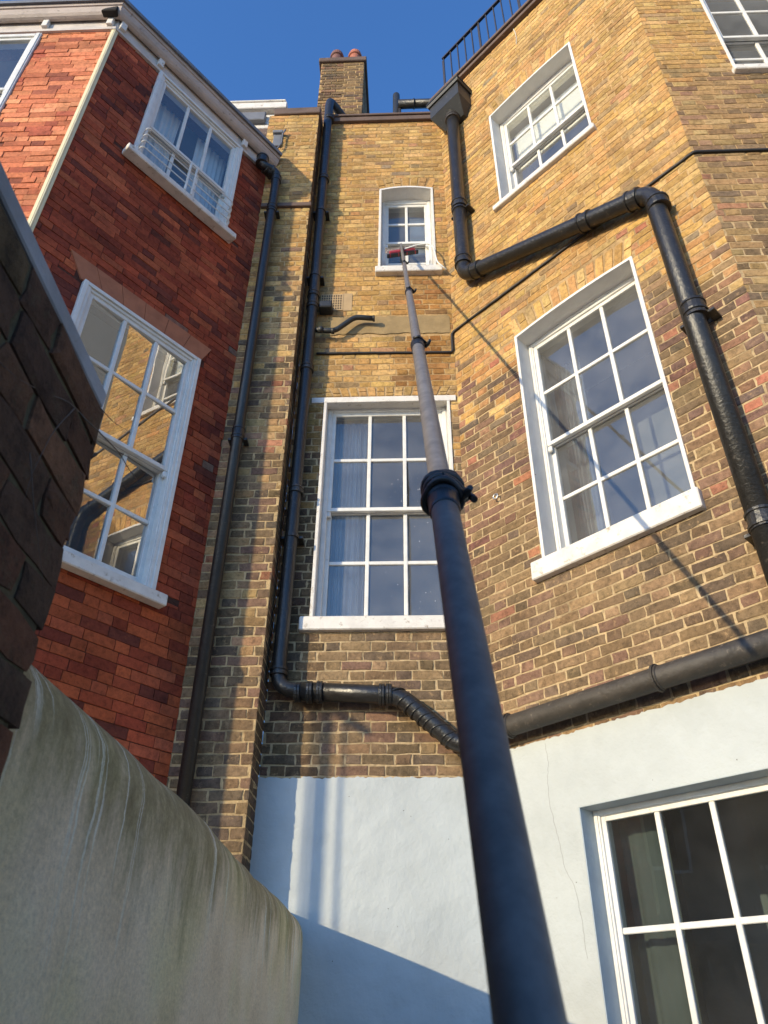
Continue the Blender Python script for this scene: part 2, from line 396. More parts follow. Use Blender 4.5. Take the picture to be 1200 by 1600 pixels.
def window(parent, W, u0, u1, z0, z1, d, rise=0, meet=None, cols=3, ru=2, rl=2, label=None, glass='glass', reveal='reveal', frame=.045,
           sill=None, rev_out=.0, curtains=(), blind=None, room=1.2, st=.042, sillmat='white_old', reveal_on=True, roomtint='room', low=True, skew=0):
    mb = MB()
    # box frame
    zt = z1
    mb.box(W, u0, u0+frame, z0, zt, -d-.12, -d, bev=.003); mb.box(W, u1-frame, u1, z0, zt, -d-.12, -d, bev=.003)
    mb.box(W, u0+frame, u1-frame, zt-frame*.8, zt, -d-.12, -d-.001, bev=.003); mb.box(W, u0+frame, u1-frame, z0, z0+.03, -d-.12, -d-.001, bev=.002)
    mb.box(W, u0+.012, u0+frame-.012, z0, zt-.01, -d, -d+.008, bev=.002); mb.box(W, u1-frame+.012, u1-.012, z0, zt-.01, -d, -d+.008, bev=.002)
    if rise:   # head board filling the arch
        n = 12; vs = []
        for i in range(n+1):
            u = u0+(u1-u0)*i/n; vs += [W.p(u, zt-.002, -d), W.p(u, arc_z(u, u0, u1, z1, rise)+.01, -d)]
        mb.add(vs, [(2*i, 2*i+2, 2*i+3, 2*i+1) for i in range(n)])
    win = mb.build('window', M['white'], parent)
    if label: win['label'] = label
    if reveal_on:
        rb = MB(); n = 14; o0, o1 = rev_out, -d-.005; tk = .012
        for (a, s_) in ((u0, 1), (u1, -1)):      # painted plaster lining of the opening, with a little return on the face
            rb.box(W, a-.022*s_, a+.004*s_, z0, z1+.004, o1, .012, bev=.002)
        vs = []
        for i in range(n+1):
            u = u0-.02+(u1-u0+.04)*i/n; uu = min(max(u, u0), u1); z = arc_z(uu, u0, u1, z1, rise)
            vs += [W.p(u, z-.003, o1), W.p(u, z-.003, .012), W.p(u, z+.022, .012), W.p(u, z+.022, o1)]
        fs = []
        for i in range(n):
            for k in range(3): fs.append((4*i+k, 4*i+4+k, 4*i+5+k, 4*i+1+k))
        rb.add(vs, fs); rb.add([vs[0], vs[1], vs[2], vs[3]], [(0, 1, 2, 3)]); rb.add(vs[-4:], [(0, 1, 2, 3)])
        rb.build('reveal', M[reveal], win)
    meet = meet if meet is not None else (z0+z1)/2
    ia, ib = u0+frame-.008, u1-frame+.008; top = zt-frame*.8+.006
    ub = MB(); sash(ub, W, ia, ib, meet-.02, top, cols, ru, -d-.016, st=st, bot=.036)
    for uu in (ia, ib-.04): ub.box(W, uu, uu+.04, meet-.075, meet-.02, -d-.05, -d-.018, bev=.008)    # horns
    ub.build('upper_sash', M['white'], win)
    if low:
        lb = MB(); sash(lb, W, ia, ib, z0+.03, meet+.015, cols, rl, -d-.062, st=st, bot=.075, top=.036); lb.build('lower_sash', M['white'], win)
    gb = MB()
    for k in range(cols):      # each pane at a minutely different set
        for (za, zb, oo, rows) in ((meet+.0, top-.03, -d-.036, ru), (z0+.09, meet-.01, -d-.082, rl)):
            for r_ in range(rows):
                a, b = ia+.03+(ib-ia-.06)*k/cols, ia+.03+(ib-ia-.06)*(k+1)/cols
                c, d_ = za+(zb-za)*r_/rows, za+(zb-za)*(r_+1)/rows
                j = [random.uniform(-.0012, .0012) for _ in range(3)]
                sk = skew*(b-a)/2
                gb.add([W.p(a, c, oo+j[0]-sk), W.p(b, c, oo+j[1]+sk), W.p(b, d_, oo+j[2]+sk), W.p(a, d_, oo+j[2]+j[0]-j[1]-sk)], [(0, 1, 2, 3)])
    gb.build('pane', M[glass], win)
    if sill:
        su0, su1, sh, sp_ = sill; sb = MB()
        sb.box(W, su0, su1, z0-sh, z0, -d-.02, sp_, bev=.008, jit=.002)
        sb.build('sill', M[sillmat], win)
    # the room behind
    rm = MB(); A, B_, zl, zh, D0, D1 = u0-.15, u1+.15, z0-.5, z1+.35, -.235, -.235-room
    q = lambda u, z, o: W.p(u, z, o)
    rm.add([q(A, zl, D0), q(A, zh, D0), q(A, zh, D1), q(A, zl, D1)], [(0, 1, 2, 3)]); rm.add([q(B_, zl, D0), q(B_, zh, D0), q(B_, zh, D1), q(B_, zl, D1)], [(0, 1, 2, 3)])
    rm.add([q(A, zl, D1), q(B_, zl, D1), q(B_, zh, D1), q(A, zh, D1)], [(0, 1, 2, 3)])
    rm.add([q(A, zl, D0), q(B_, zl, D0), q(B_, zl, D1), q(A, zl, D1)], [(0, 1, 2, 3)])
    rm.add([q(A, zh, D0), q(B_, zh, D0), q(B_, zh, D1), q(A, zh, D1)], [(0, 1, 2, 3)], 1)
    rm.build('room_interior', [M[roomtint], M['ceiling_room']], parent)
    return win
def curtain(W, u0, u1, z0, z1, off, label, group=None, mat='curtain', folds=7, amp=.025, cat='curtain'):
    mb = MB(); n = int(folds*8); vs = []; rng = random.Random(int(u0*100)+int(z0*10)); ph = rng.random()*6
    for i in range(n+1):
        t = i/n; u = u0+(u1-u0)*t
        for j in range(7):
            s_ = j/6; z = z0+(z1-z0)*s_
            o = off+amp*sin(t*folds*2*pi+ph+.5*s_)*(1-.4*s_)+amp*.5*sin(t*folds*3.7+ph*2)
            vs.append(W.p(u+.01*sin(s_*3+t*9), z, o))
    fs = [(i*7+j, (i+1)*7+j, (i+1)*7+j+1, i*7+j+1) for i in range(n) for j in range(6)]
    mb.add(vs, fs, smooth=True)
    # give the cloth thickness
    b = [Vector(v)-W.n*.003 for v in vs]; mb.add(b, [f[::-1] for f in fs], smooth=True)
    return mb.build('curtain', M[mat], None, dict(label=label, cat=cat, group=group))

# ------------------------------------------------------------------ ground
g = MB(); g.add([(-60, -60, 0), (60, -60, 0), (60, 60, 0), (-60, 60, 0)], [(0, 1, 2, 3)])
g.build('ground', M['ground'], None, dict(kind='structure', label='brown paved garden ground below the walls', cat='ground'))

# ------------------------------------------------------------------ yellow brick house
H = empty('yellow_brick_house', tuple(WC.p(0, 0)), 'yellow stock brick house with canted bay, painted pale blue at its foot', 'house')
CWIN = (-.53, .565, 4.09, 6.28); SWIN = (-.065, .505, 8.11, 9.53)
RM = (.712, 1.835, 4.28, 6.525); RT = (.745, 1.80, 8.45, 10.07); RLO = (.728, 1.84, .95, 2.607)
R2T = (.645, 1.75, 8.43, 10.2)
def wet_and_left_dark(u, z, rng, c):       # brick darkened by years of drips under the small window
    k = max(0, 1-abs(u-.34)/.34)**.6*max(0, min(1, (8.05-z)/.25))*max(0, min(1, (z-6.2)/.3))
    k = min(1, k*(.75+.9*noise.noise(Vector((u*5, z*1.2, 0)))))
    if k > 0: c = tuple(a*(1-k*b) for a, b in zip(c, (.42, .60, .74)))
    if u < -.5 and z < 6.3: c = tuple(a*.6 for a in c)  # left strip below the lintel is also darker
    return c
pC = blend_pal(4.5, 6.5, LOW, YEL, wet_and_left_dark)
def redden(u, z, rng, c):
    if 3.2 < z < 7 and rng.random() < .03: return (.34*rng.uniform(.8, 1.1), .14, .085)
    if 4.6 < z < 6.7 and rng.random() < .35: return (c[0]*1.0, c[1]*.85, c[2]*.98)
    return c
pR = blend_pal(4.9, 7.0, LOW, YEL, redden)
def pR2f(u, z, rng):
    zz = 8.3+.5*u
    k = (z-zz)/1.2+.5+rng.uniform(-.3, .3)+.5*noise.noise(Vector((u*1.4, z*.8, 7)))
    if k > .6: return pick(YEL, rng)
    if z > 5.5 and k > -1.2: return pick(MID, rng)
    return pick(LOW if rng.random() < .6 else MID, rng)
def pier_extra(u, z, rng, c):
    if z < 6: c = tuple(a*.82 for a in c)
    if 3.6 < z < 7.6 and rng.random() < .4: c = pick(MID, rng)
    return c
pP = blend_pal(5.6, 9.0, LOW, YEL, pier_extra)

def facade(name, W, u0, u1, z0, z1, holes, pal, mort, seed, off=-.002, thick=.22, brickholes=(), bond='flemish', relief=.0025, rj=.0022, joint=.013, parent=None, arches=(), bmat='stock', rnd=.009):
    mb = MB(); slab(mb, W, u0, u1, z0, z1, holes, off, thick)
    bh = list(holes)+list(brickholes)
    brickwork(mb, W, u0, u1, z0, z1, bh, pal, bond, joint, relief, rj, seed, rnd=rnd)
    for (a, b, z, rise, h, ap) in arches: arch_bricks(mb, W, a, b, z, rise, h, ap, seed+5)
    return mb.build(name, [M[bmat], M[mort]], parent or H)
def ycol(u, z, rng): return pick(YEL, rng)
def xh(win, rise, h): return (win[0]-.03, win[1]+.03, win[3], win[3]+rise+h)
def full(win, rise): return (win[0], win[1], win[2], win[3]+rise)
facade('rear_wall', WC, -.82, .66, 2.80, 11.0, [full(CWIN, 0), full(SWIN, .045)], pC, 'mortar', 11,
       brickholes=[(-.67, .645, 6.25, 6.335), (-.53, .62, 7.14, 7.42), (SWIN[0]-.03, SWIN[1]+.03, SWIN[3], SWIN[3]+.24), (CWIN[0]-.02, CWIN[1]+.02, 6.33, 6.46)],
       arches=[(SWIN[0], SWIN[1], SWIN[3]+.02, .05, .19, ycol), (CWIN[0]-.08, CWIN[1]+.05, 6.34, 0, .115, ycol)])
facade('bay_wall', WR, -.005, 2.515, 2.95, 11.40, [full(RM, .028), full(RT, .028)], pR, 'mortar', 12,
       brickholes=[(RM[0]-.03, RM[1]+.03, RM[3], RM[3]+.28), (RT[0]-.03, RT[1]+.03, RT[3], RT[3]+.28)],
       arches=[(RM[0], RM[1], RM[3]+.02, .028, .225, ycol), (RT[0], RT[1], RT[3]+.02, .028, .225, ycol)])
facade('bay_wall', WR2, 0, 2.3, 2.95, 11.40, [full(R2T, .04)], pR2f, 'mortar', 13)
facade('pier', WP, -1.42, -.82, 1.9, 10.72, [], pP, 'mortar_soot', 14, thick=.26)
WPS = Wall(WP.p(-.82, 0), 2.3)
def pside(u, z, rng): return tuple(a*.6 for a in pick(LOW, rng))  # the pier's side face gets darker bricks than its front
facade('pier_side', WPS, 0, PD-.005, 1.9, 10.72, [], pside, 'mortar_soot', 15, thick=.02, bond='stretcher')
facade('parapet_wall', WC, -2.8, -1.349, 9.3, 10.62, [], pP, 'mortar', 16)
# painted lower walls
def render_sheet(name, W, u0, u1, z0, z1, holes, seed, crack=None, left_ragged=False):
    rng = random.Random(seed); mb = MB(); off = .014
    slab(mb, W, u0, u1, z0, z1, holes, off, .2, 0)
    n = int((u1-u0)/.018); vs = []
    for i in range(n+1):
        u = u0+(u1-u0)*i/n; z = z1+.012+.010*noise.noise(Vector((u*9, seed, 0)))+rng.uniform(-.005, .006)
        vs += [W.p(u, z1, off), W.p(u, z, off-.002), W.p(u, z+.003, -.004)]
    mb.add(vs, [(3*i+k, 3*i+3+k, 3*i+4+k, 3*i+1+k) for i in range(n) for k in (0, 1)])
    if crack:
        for i in range(len(crack)-1):
            (a, c), (b, d) = crack[i], crack[i+1]; k = max(1, int(abs(d-c)/.02)); pu, pz = a, c
            for j in range(1, k+1):
                t = j/k; nu = a+(b-a)*t+(rng.uniform(-.004, .004) if j < k else 0); nz = c+(d-c)*t
                wd = .0007
                mb.add([W.p(pu-wd, pz, off+.0006), W.p(pu+wd, pz, off+.0006), W.p(nu+wd, nz, off+.0006), W.p(nu-wd, nz, off+.0006)], [(0, 1, 2, 3)], 1); pu, pz = nu, nz
    for _ in range(14):     # nail holes and chips
        u = rng.uniform(u0+.1, u1-.1); z = rng.uniform(max(z0, 1.4), z1-.05)
        if any(h[0]-.02 < u < h[1]+.02 and h[2]-.02 < z < h[3]+.02 for h in holes): continue
        r = rng.uniform(.001, .0035); mb.add([W.p(u+r*cos(a_)*rng.uniform(.6, 1.2), z+r*sin(a_), off+.0007) for a_ in [k*pi/4 for k in range(8)]], [tuple(range(8))], 1)
    return mb.build(name, [M['render'], M['crack']], H)
render_sheet('painted_render', WC, -.845, .672, 0, 2.905, [], 21)
render_sheet('painted_render', WR, 0.0, 2.53, 0, 3.03, [RLO], 22, crack=[(.545, 3.02), (.555, 2.9), (.53, 2.78), (.53, 2.66), (.565, 2.45), (.585, 2.3), (.635, 2.2), (.655, 2.05), (.662, 1.85)])
render_sheet('painted_render', WR2, 0.0, 2.3, 0, 3.03, [], 23)
mbp = MB(); slab(mbp, WP, -1.349, -.82, 0, 1.9, [], .0, .2, 0); mbp.build('painted_render', [M['render']], H)

# windows
window(H, WC, *CWIN, .10, meet=5.17, cols=3, sill=(-.625, .64, .11, .05), room=1.1, label='central window over the painted wall, half covered by the cleaning pole')
window(H, WC, *SWIN, .15, rise=.045, meet=8.80, cols=2, sill=(-.115, .585, .09, .07), room=1.0, label='small arched window with the brush against it')
window(H, WR, *RM, .15, rise=.028, meet=5.40, cols=3, sill=(.615, 1.885, .145, .06), room=1.1, label='large twelve-pane window crossed by the shadow of the pole')
window(H, WR, *RT, .15, rise=.028, meet=9.22, cols=3, sill=(.65, 1.85, .07, .05), room=1.1, label='upper bay window with a half drawn blind')
window(H, WR, *RLO, .12, meet=1.40, cols=3, ru=2, rl=1, sill=(.66, 1.90, .1, .06), room=1.1, reveal='reveal_blue', label='large dark window in the pale blue painted wall', st=.035, glass='glass_low')
window(H, WR2, *R2T, .04, rise=.0, meet=9.15, cols=3, sill=(.60, 1.80, .075, .05), room=1.0, label='partly seen window at the top right of the bay')
# lintel band over the central window
mb = MB(); mb.box(WC, -.67, .645, 6.262, 6.325, -.05, .016, bev=.003, jit=.002); mb.box(WC, -.555, -.53, 4.09, 6.262, -.02, .014, bev=.002)
mb.build('lintel', M['white_old'], H)
# cement patch, air brick
mb = MB(); n = 26; vs = []; rng = random.Random(4)
for i in range(n+1):
    u = -.55+1.18*i/n; vs += [WC.p(u, 7.16+rng.uniform(-.012, .012), .006+rng.uniform(0, .002)), WC.p(u, 7.40+rng.uniform(-.012, .012), .006+rng.uniform(0, .002))]
mb.add(vs, [(2*i, 2*i+2, 2*i+3, 2*i+1) for i in range(n)]); mb.build('cement_patch', M['cement'], H)
mb = MB(); mb.box(WC, -.665, -.43, 7.505, 7.75, -.004, .010, bev=.003)
mb.box(WC, -.43, -.34, 7.50, 7.76, -.004, .007, bev=.002)
for i in range(9):
    for j in range(6):
        mb.box(WC, -.65+i*.0235, -.638+i*.0235, 7.523+j*.037, 7.545+j*.037, .0095, .0118, 1)
mb.build('air_brick', [M['vent'], M['hole']], H)
# string ledge on the pier, pier cap, copings
mb = MB(); mb.box(WP, -1.34, -.80, 8.84, 8.90, -.02, .035, bev=.006, jit=.004); mb.build('ledge', M['coping'], H)
mb = MB(); mb.box(WP, -1.37, -.80, 10.72, 10.84, -.30, .03, bev=.008, jit=.008); mb.build('pier_cap', M['coping'], H)
mb = MB(); mb.box(WC, -.80, .655, 10.975, 11.06, -.25, .045, bev=.005); mb.box(WC, -.80, .655, 11.064, 11.10, -.25, .065, bev=.005)
mb.box(WR, -.06, 2.55, 11.385, 11.44, -.25, .06, bev=.005); mb.box(WR, -.08, 2.56, 11.444, 11.49, -.25, .09, bev=.005)
mb.box(WR2, 0, 2.3, 11.385, 11.44, -.25, .06, bev=.005); mb.box(WR2, 0, 2.3, 11.444, 11.49, -.25, .09, bev=.005)
mb.box(WC, -2.8, -1.37, 10.62, 10.70, -.2, .04, bev=.005)
mb.build('coping', M['coping'], H)
# flat roof behind the parapets, so no light falls in
mb = MB(); q = [WC.p(-2.8, 10.5, -.1), WC.p(-.8, 10.9, -.1), WC.p(.66, 10.9, -.1), WR.p(2.5, 10.9, -.1), WR2.p(2.3, 10.9, -.1), (5, 9, 10.9), (-3, 9, 10.6)]
mb.add([tuple(x) for x in q], [tuple(range(len(q)))]); mb.build('roof', M['lead'], H)

# chimney
WCH = Wall((0, 5.7), 92.3); mb = MB()
def pch(u, z, rng): return tuple(a*.8 for a in pick(MID if rng.random() < .35 else LOW, rng))
slab(mb, WCH, -1.0, -.36, 10.9, 13.6, [], -.006, .3)
brickwork(mb, WCH, -1.0, -.36, 10.9, 13.6, [], pch, seed=31, relief=.005)
WCS = Wall(WCH.p(-.36, 0), 2.3); WCS.n = Vector((cos(rad(2.3)), -sin(rad(2.3)), 0))
slab(mb, WCS, 0, 1.3, 10.9, 13.6, [], -.006, .3); brickwork(mb, WCS, 0, 1.3, 10.9, 13.6, [], pch, seed=32, relief=.005)
ch = mb.build('chimney', [M['stock'], M['mortar_soot']], H)
mb = MB(); mb.box(WCH, -1.04, -.32, 13.6, 13.70, -1.34, .04, bev=.01, jit=.004); mb.box(WCH, -1.0, -.36, 13.70, 13.76, -1.28, .0, bev=.02); mb.build('chimney_cap', M['coping'], ch)
for u, mt in ((-.80, 'pot_dark'), (-.52, 'pot')):
    c = WCH.p(u, 0, -.14); prof = [(.095, 13.76), (.10, 13.80), (.088, 13.83), (.085, 14.02), (.105, 14.03), (.108, 14.07), (.098, 14.09), (.095, 14.13), (.080, 14.14), (.075, 13.95)]
    mb = MB(); seg = 20; vs = [(c.x+r*cos(2*pi*k/seg), c.y+r*sin(2*pi*k/seg), z) for r, z in prof for k in range(seg)]
    mb.add(vs, [(i*seg+k, i*seg+(k+1) % seg, (i+1)*seg+(k+1) % seg, (i+1)*seg+k) for i in range(len(prof)-1) for k in range(seg)], smooth=False)
    po = mb.build('chimney_pot', M[mt], ch)

# ------------------------------------------------------------------ red brick house
HR = empty('red_brick_house', tuple(WL.p(0, 0)), 'red brick house with canted bay and white eaves, left of the courtyard', 'house')
LT = (.372, 1.45, 7.98, 9.47); LM = (.373, 1.478, 4.00, 6.25); L2T = (.70, 1.85, 7.55, 9.45)
SKEW = .052
def pL(u, z, rng):
    c = pick(RED, rng)
    if z < 3.95 and rng.random() < .45: k0 = rng.uniform(.8, 1.1); c = (.42*k0, .094*k0, .034*k0)
    k = 1+.25*noise.noise(Vector((u*2, z*1.2, 5))); return tuple((a*.88+b*.12)*k for a, b in zip(c, (.35, .074, .024)))
def pL2(u, z, rng): return pick(RED_SUNLIT, rng)
facade('red_wall', WL, 0, 1.953, 0, 9.50, [LT, LM], pL, 'mortar_red', 41, off=-.004, relief=.003, rj=.0032, joint=.005, bond='random', parent=HR, bmat='red', rnd=.0025,
       brickholes=[(.33, 1.55, 6.25, 6.46)])
facade('red_wall', WL2, 0, 3.5, 0, 9.50, [L2T], pL2, 'mortar_red', 42, off=-.004, relief=.004, rj=.0045, joint=.004, bond='random', parent=HR, bmat='red', rnd=.0025)
# flat gauged arch of terracotta blocks
mb = MB(); nb = 6
for i in range(nb):
    t0, t1 = i/nb, (i+1)/nb; b0 = .36+1.14*t0+.002; b1 = .36+1.14*t1-.002; a0 = .27+1.37*t0+.002; a1 = .27+1.37*t1-.002
    q = [(b0, 6.26), (b1, 6.26), (a1, 6.47), (a0, 6.47)]; k = random.uniform(.010, .014)
    vs = [WL.p(x, y, -.01) for x, y in q]+[WL.p(x, y, k) for x, y in q]
    mb.add(vs, [(4, 5, 6, 7)]+[(j, (j+1) % 4, 4+(j+1) % 4, 4+j) for j in range(4)])
mb.build('arch', M['terracotta'], HR)
window(HR, WL, *LT, -.03, meet=8.60, cols=3, ru=1, rl=1, sill=(.30, 1.53, .07, .12), room=.9, reveal_on=False, frame=.075, label='top floor window with curved guard rails', glass='glass_dim')
window(HR, WL, *LM, -.03, meet=5.04, cols=3, ru=2, rl=2, sill=(.295, 1.56, .085, .10), room=.9, reveal_on=False, frame=.075, label='middle floor window reflecting the yellow bay', glass='glass_side', skew=SKEW)
window(HR, WL2, *L2T, -.02, meet=8.45, cols=3, ru=1, rl=1, sill=(.64, 1.9, .09, .1), room=.9, reveal_on=False, frame=.06, label='sunlit window at the edge of the photo', glass='glass_dim')
# stepped architraves
for (u0, u1, z0, z1) in (LT, LM):
    mb = MB()
    for a, s_ in ((u0, 1), (u1, -1)):
        mb.box(WL, a, a+.035*s_, z0, z1, .032, .048, bev=.003)
    mb.box(WL, u0+.036, u1-.036, z1-.035, z1-.001, .032, .047, bev=.003)
    mb.build('architrave', M['white'], HR)
# corner strip
mb = MB(); d = Vector((0, 0, 0)); e0 = WL.p(1.953, 0)
mb.box(WL, 1.925, 1.972, 2.5, 9.49, -.004, .018, bev=.004); mb.box(WL2, -.018, .028, 2.5, 9.49, -.004, .020, bev=.004)
mb.build('corner_strip', M['cream'], HR)
# eaves: back board, moulding, brackets, ogee gutter, lead edge
def eaves_line(zo):      # points along the eave at offset o, mitred at the corner
    z, o = zo
    c = None
    a1 = WL.p(0, z, o); a2 = WL.p(1.953, z, o); b1 = WL2.p(0, z, o); b2 = WL2.p(3.5, z, o)
    # intersect the two offset lines
    x1, y1 = a1.x, a1.y; dx, dy = WL.u.x, WL.u.y; x2, y2 = b1.x, b1.y; ex, ey = WL2.u.x, WL2.u.y
    t = ((x2-x1)*ey-(y2-y1)*ex)/(dx*ey-dy*ex)
    return [WL.p(-.06-o*.0, z, o), Vector((x1+dx*t, y1+dy*t, z)), b2]
def profile(name, prof, mat, smooth=False):
    mb = MB(); rows = [eaves_line(p) for p in prof]; n = len(prof); vs = [p for r in rows for p in r]; fs = []
    for i in range(n):
        j = (i+1) % n
        for k in range(2): fs.append((i*3+k, j*3+k, j*3+k+1, i*3+k+1))
    mb.add(vs, fs, smooth=smooth); mb.add([r[0] for r in rows], [tuple(range(n))]); mb.add([r[2] for r in rows], [tuple(range(n))])
    return mb.build(name, M[mat], HR)
profile('eaves_board', [(9.47, .0), (9.47, .028), (9.50, .034), (9.51, .02), (9.70, .02), (9.70, -.1), (9.47, -.1)], 'frieze')
profile('eaves_gutter', [(9.665, .021), (9.622, .045), (9.622, .065), (9.632, .085), (9.655, .105), (9.69, .120), (9.72, .123), (9.722, .135), (9.762, .14), (9.762, .0), (9.67, .0)], 'soffit')
profile('lead_edge', [(9.764, -.3), (9.764, .158), (9.755, .165), (9.80, .168), (9.81, .15), (9.81, -.3)], 'lead')
for W_, us_ in ((WL, (.06, .335, 1.44, 1.88)), (WL2, (.02, .655, 1.5))):
    for u in us_:
        mb = MB(); mb.box(W_, u, u+.06, 9.512, 9.63, .021, .062, bev=.004); mb.build('bracket', M['white_old'], HR)
mb = MB(); q = [WL.p(-.05, 9.77, .1), WL.p(1.95, 9.77, .1), WL2.p(3.5, 9.77, .1), (-6, 5.4, 9.9), (-1.4, 5.1, 9.9)]
mb.add([tuple(x) for x in q], [tuple(range(5))]); mb.build('flat_roof', M['lead'], HR)

mb = MB(); c_ = eaves_line((9.66, .09))[1]
mb.box(WL2, -.02, .12, 9.618, 9.70, .06, .126, bev=.01, jit=.012)
mb.build('rotten_timber', M['hole'], HR)
# ------------------------------------------------------------------ pipes
def rounded(pts, r, n=6):
    pts = [Vector(p) for p in pts]; out = [pts[0]]
    for i in range(1, len(pts)-1):
        a, b, c = pts[i-1], pts[i], pts[i+1]; d1 = (a-b).normalized(); d2 = (c-b).normalized()
        rr = min(r, (a-b).length*.45, (c-b).length*.45); p, q = b+d1*rr, b+d2*rr
        for k in range(n+1):
            t = k/n; out.append(p*(1-t)**2+b*2*t*(1-t)+q*t*t)
    out.append(pts[-1]); return out
def collar(parent, at_, d, r, L=.09, mat='pipe', double=True):
    at_, d = Vector(at_), Vector(d).normalized(); mb = MB()
    P = [(-L/2, r*1.02), (-L/2+.004, r*1.20), (-L/2+.02, r*1.22), (-L/2+.024, r*1.10), (L/2-.024, r*1.10), (L/2-.02, r*1.20 if double else r*1.1), (L/2-.004, r*1.20 if double else r*1.1), (L/2, r*1.02)]
    mb.sweep([at_+d*x for x, _ in P], [q for _, q in P], 18, smooth=False); return mb.build('collar', M[mat], parent)
def bracket(parent, W, u, z, off, r, mat='pipe'):
    mb = MB()
    mb.sweep([W.p(u, z-.014, off), W.p(u, z+.014, off)], r*1.12, 16, smooth=False)
    mb.box(W, u-r*1.7, u-r*.9, z-.012, z+.012, 0, off-.0, bev=.003); mb.box(W, u+r*.9, u+r*1.7, z-.012, z+.012, 0, off, bev=.003)
    return mb.build('pipe_bracket', M[mat], parent)
# downpipe in the corner of pier and rear wall
t = empty('drainpipe', tuple(WC.p(-.72, 3.5, .1)), 'long black downpipe in the corner by the pier, bending along above the paint', 'drainpipe')
mb = MB(); OF = .11
mb.sweep(rounded([WC.p(-.40, 11.14, -.25), WC.p(-.735, 11.42, .07), WC.p(-.735, 11.2, OF), WC.p(-.72, 8, OF), WC.p(-.73, 3.50, OF), WC.p(-.45, 3.475, OF), WC.p(.10, 3.445, OF)], .11), .052, 18)
mb.build('pipe', M['pipe'], t)
mb = MB(); mb.sweep(rounded([WC.p(-.56, 3.48, OF), WC.p(.12, 3.445, OF), WC.p(.50, 3.11, OF), WR.p(.10, 3.10, .12)], .10), .064, 18)
rngp = random.Random(9)
for i in range(9):      # tape wrapped slantwise over the bend
    k = (i+rngp.uniform(-.3, .3))/8; c0 = WC.p(.10, 3.45, OF).lerp(WC.p(.50, 3.11, OF), max(0, k)); ax = (WC.p(.50, 3.11, OF)-WC.p(.14, 3.43, OF)).normalized()
    n1_ = ax.cross(Vector((0, 1, 0))).normalized(); n2_ = ax.cross(n1_); sl_ = rngp.uniform(.5, 1.1)
    pts_ = [c0+n1_*cos(a_)*.062+n2_*sin(a_)*.062+ax*(cos(a_+.6)*.045*sl_) for a_ in [q_*2*pi/20 for q_ in range(21)]]
    mb.sweep(pts_, rngp.uniform(.006, .009), 8, caps=False)
mb.build('wrapped_bend', M['tape'], t)
for z in (10.9, 9.62, 7.62, 7.45, 6.6, 5.2): collar(t, WC.p(-.72, z, OF), (0, 0, 1), .052, .07)
for z in (9.0, 7.9, 4.75): bracket(t, WC, -.722, z, OF, .052)
for z in (3.62,): collar(t, WC.p(-.729, z, OF), (0, 0, 1), .054, .06)
for u in (-.585, -.50, -.43, .0, .05): collar(t, WC.p(u, 3.472 if u < 0 else 3.45, OF), WC.u, .0635 if u > -.55 else .056, .045)
# branch waste pipe
mb = MB(); mb.sweep(rounded([WC.p(-.70, 7.13, .10), WC.p(-.49, 7.115, .09), WC.p(-.30, 7.32, .08), WC.p(-.11, 7.30, .075)], .06), .026, 14)
mb.sweep([WC.p(-.125, 7.30, .075), WC.p(-.105, 7.30, .075)], .031, 14)
mb.sweep([WC.p(-.645, 7.13, .10), WC.p(-.60, 7.128, .098)], .033, 14); mb.sweep([WC.p(-.52, 7.117, .092), WC.p(-.49, 7.117, .09)], .031, 14)
mb.box(WC, -.66, -.53, 7.44, 7.53, .0, .12, bev=.01)
mb.build('waste_branch', M['pipe_grey'], t)
# pipe on the pier
t = empty('drainpipe', tuple(WP.p(-1.2, 2, .09)), 'slim black downpipe running down the shaded brick pier beside the red wall', 'drainpipe')
mb = MB(); mb.sweep(rounded([WL.p(.16, 9.50, .10), WL.p(.15, 9.36, .12), WP.p(-1.20, 9.36, .10), WP.p(-1.20, 8.9, .09), WP.p(-1.205, 1.2, .09)], .12), .046, 16); mb.build('pipe', M['pipe'], t)
for z, L in ((9.24, .1), (8.72, .08), (5.62, .1)): collar(t, WP.p(-1.2, z, .09), (0, 0, 1), .047, L)
collar(t, WL.p(.05, 9.36, .115), WL.u, .052, .12); collar(t, WL.p(.15, 9.44, .11), (0, 0, 1), .058, .13); collar(t, WP.p(-1.25, 9.36, .11), WP.u, .056, .07)
for z in (8.66, 5.56): bracket(t, WP, -1.2, z, .09, .047)
# soil pipe on the bay
t = empty('drainpipe', tuple(WR.p(.28, 7.6, .12)), 'thick black soil pipe crossing the bay between its two upper windows', 'drainpipe')
RP = [WR.p(.285, 10.75, .11), WR.p(.275, 7.66, .11), WR.p(2.17, 6.93, .11), WR.p(2.20, 6.6, .11), WR.p(2.20, 3.2, .11)]
mb = MB(); mb.sweep(rounded([RP[0], RP[1], RP[2], RP[4]], .13, 8), .072, 20); mb.build('pipe', M['pipe_soil'], t)
dv = (RP[2]-RP[1]).normalized()
for p_, d_ in ((WR.p(.283, 8.78, .11), (0, 0, 1)), (WR.p(.276, 7.86, .11), (0, 0, 1)), (RP[1].lerp(RP[2], .085), dv), (RP[1].lerp(RP[2], .70), dv), (RP[1].lerp(RP[2], .925), dv), (WR.p(2.19, 6.74, .11), (0, 0, 1)), (WR.p(2.20, 5.55, .11), (0, 0, 1)), (WR.p(2.2, 3.85, .11), (0, 0, 1))):
    collar(t, p_, d_, .073, .11, 'pipe_soil')
for z in (8.70, ): bracket(t, WR, .28, z, .11, .072, 'pipe_soil')
for z in (5.48, 3.80): bracket(t, WR, 2.20, z, .11, .072, 'pipe_soil')
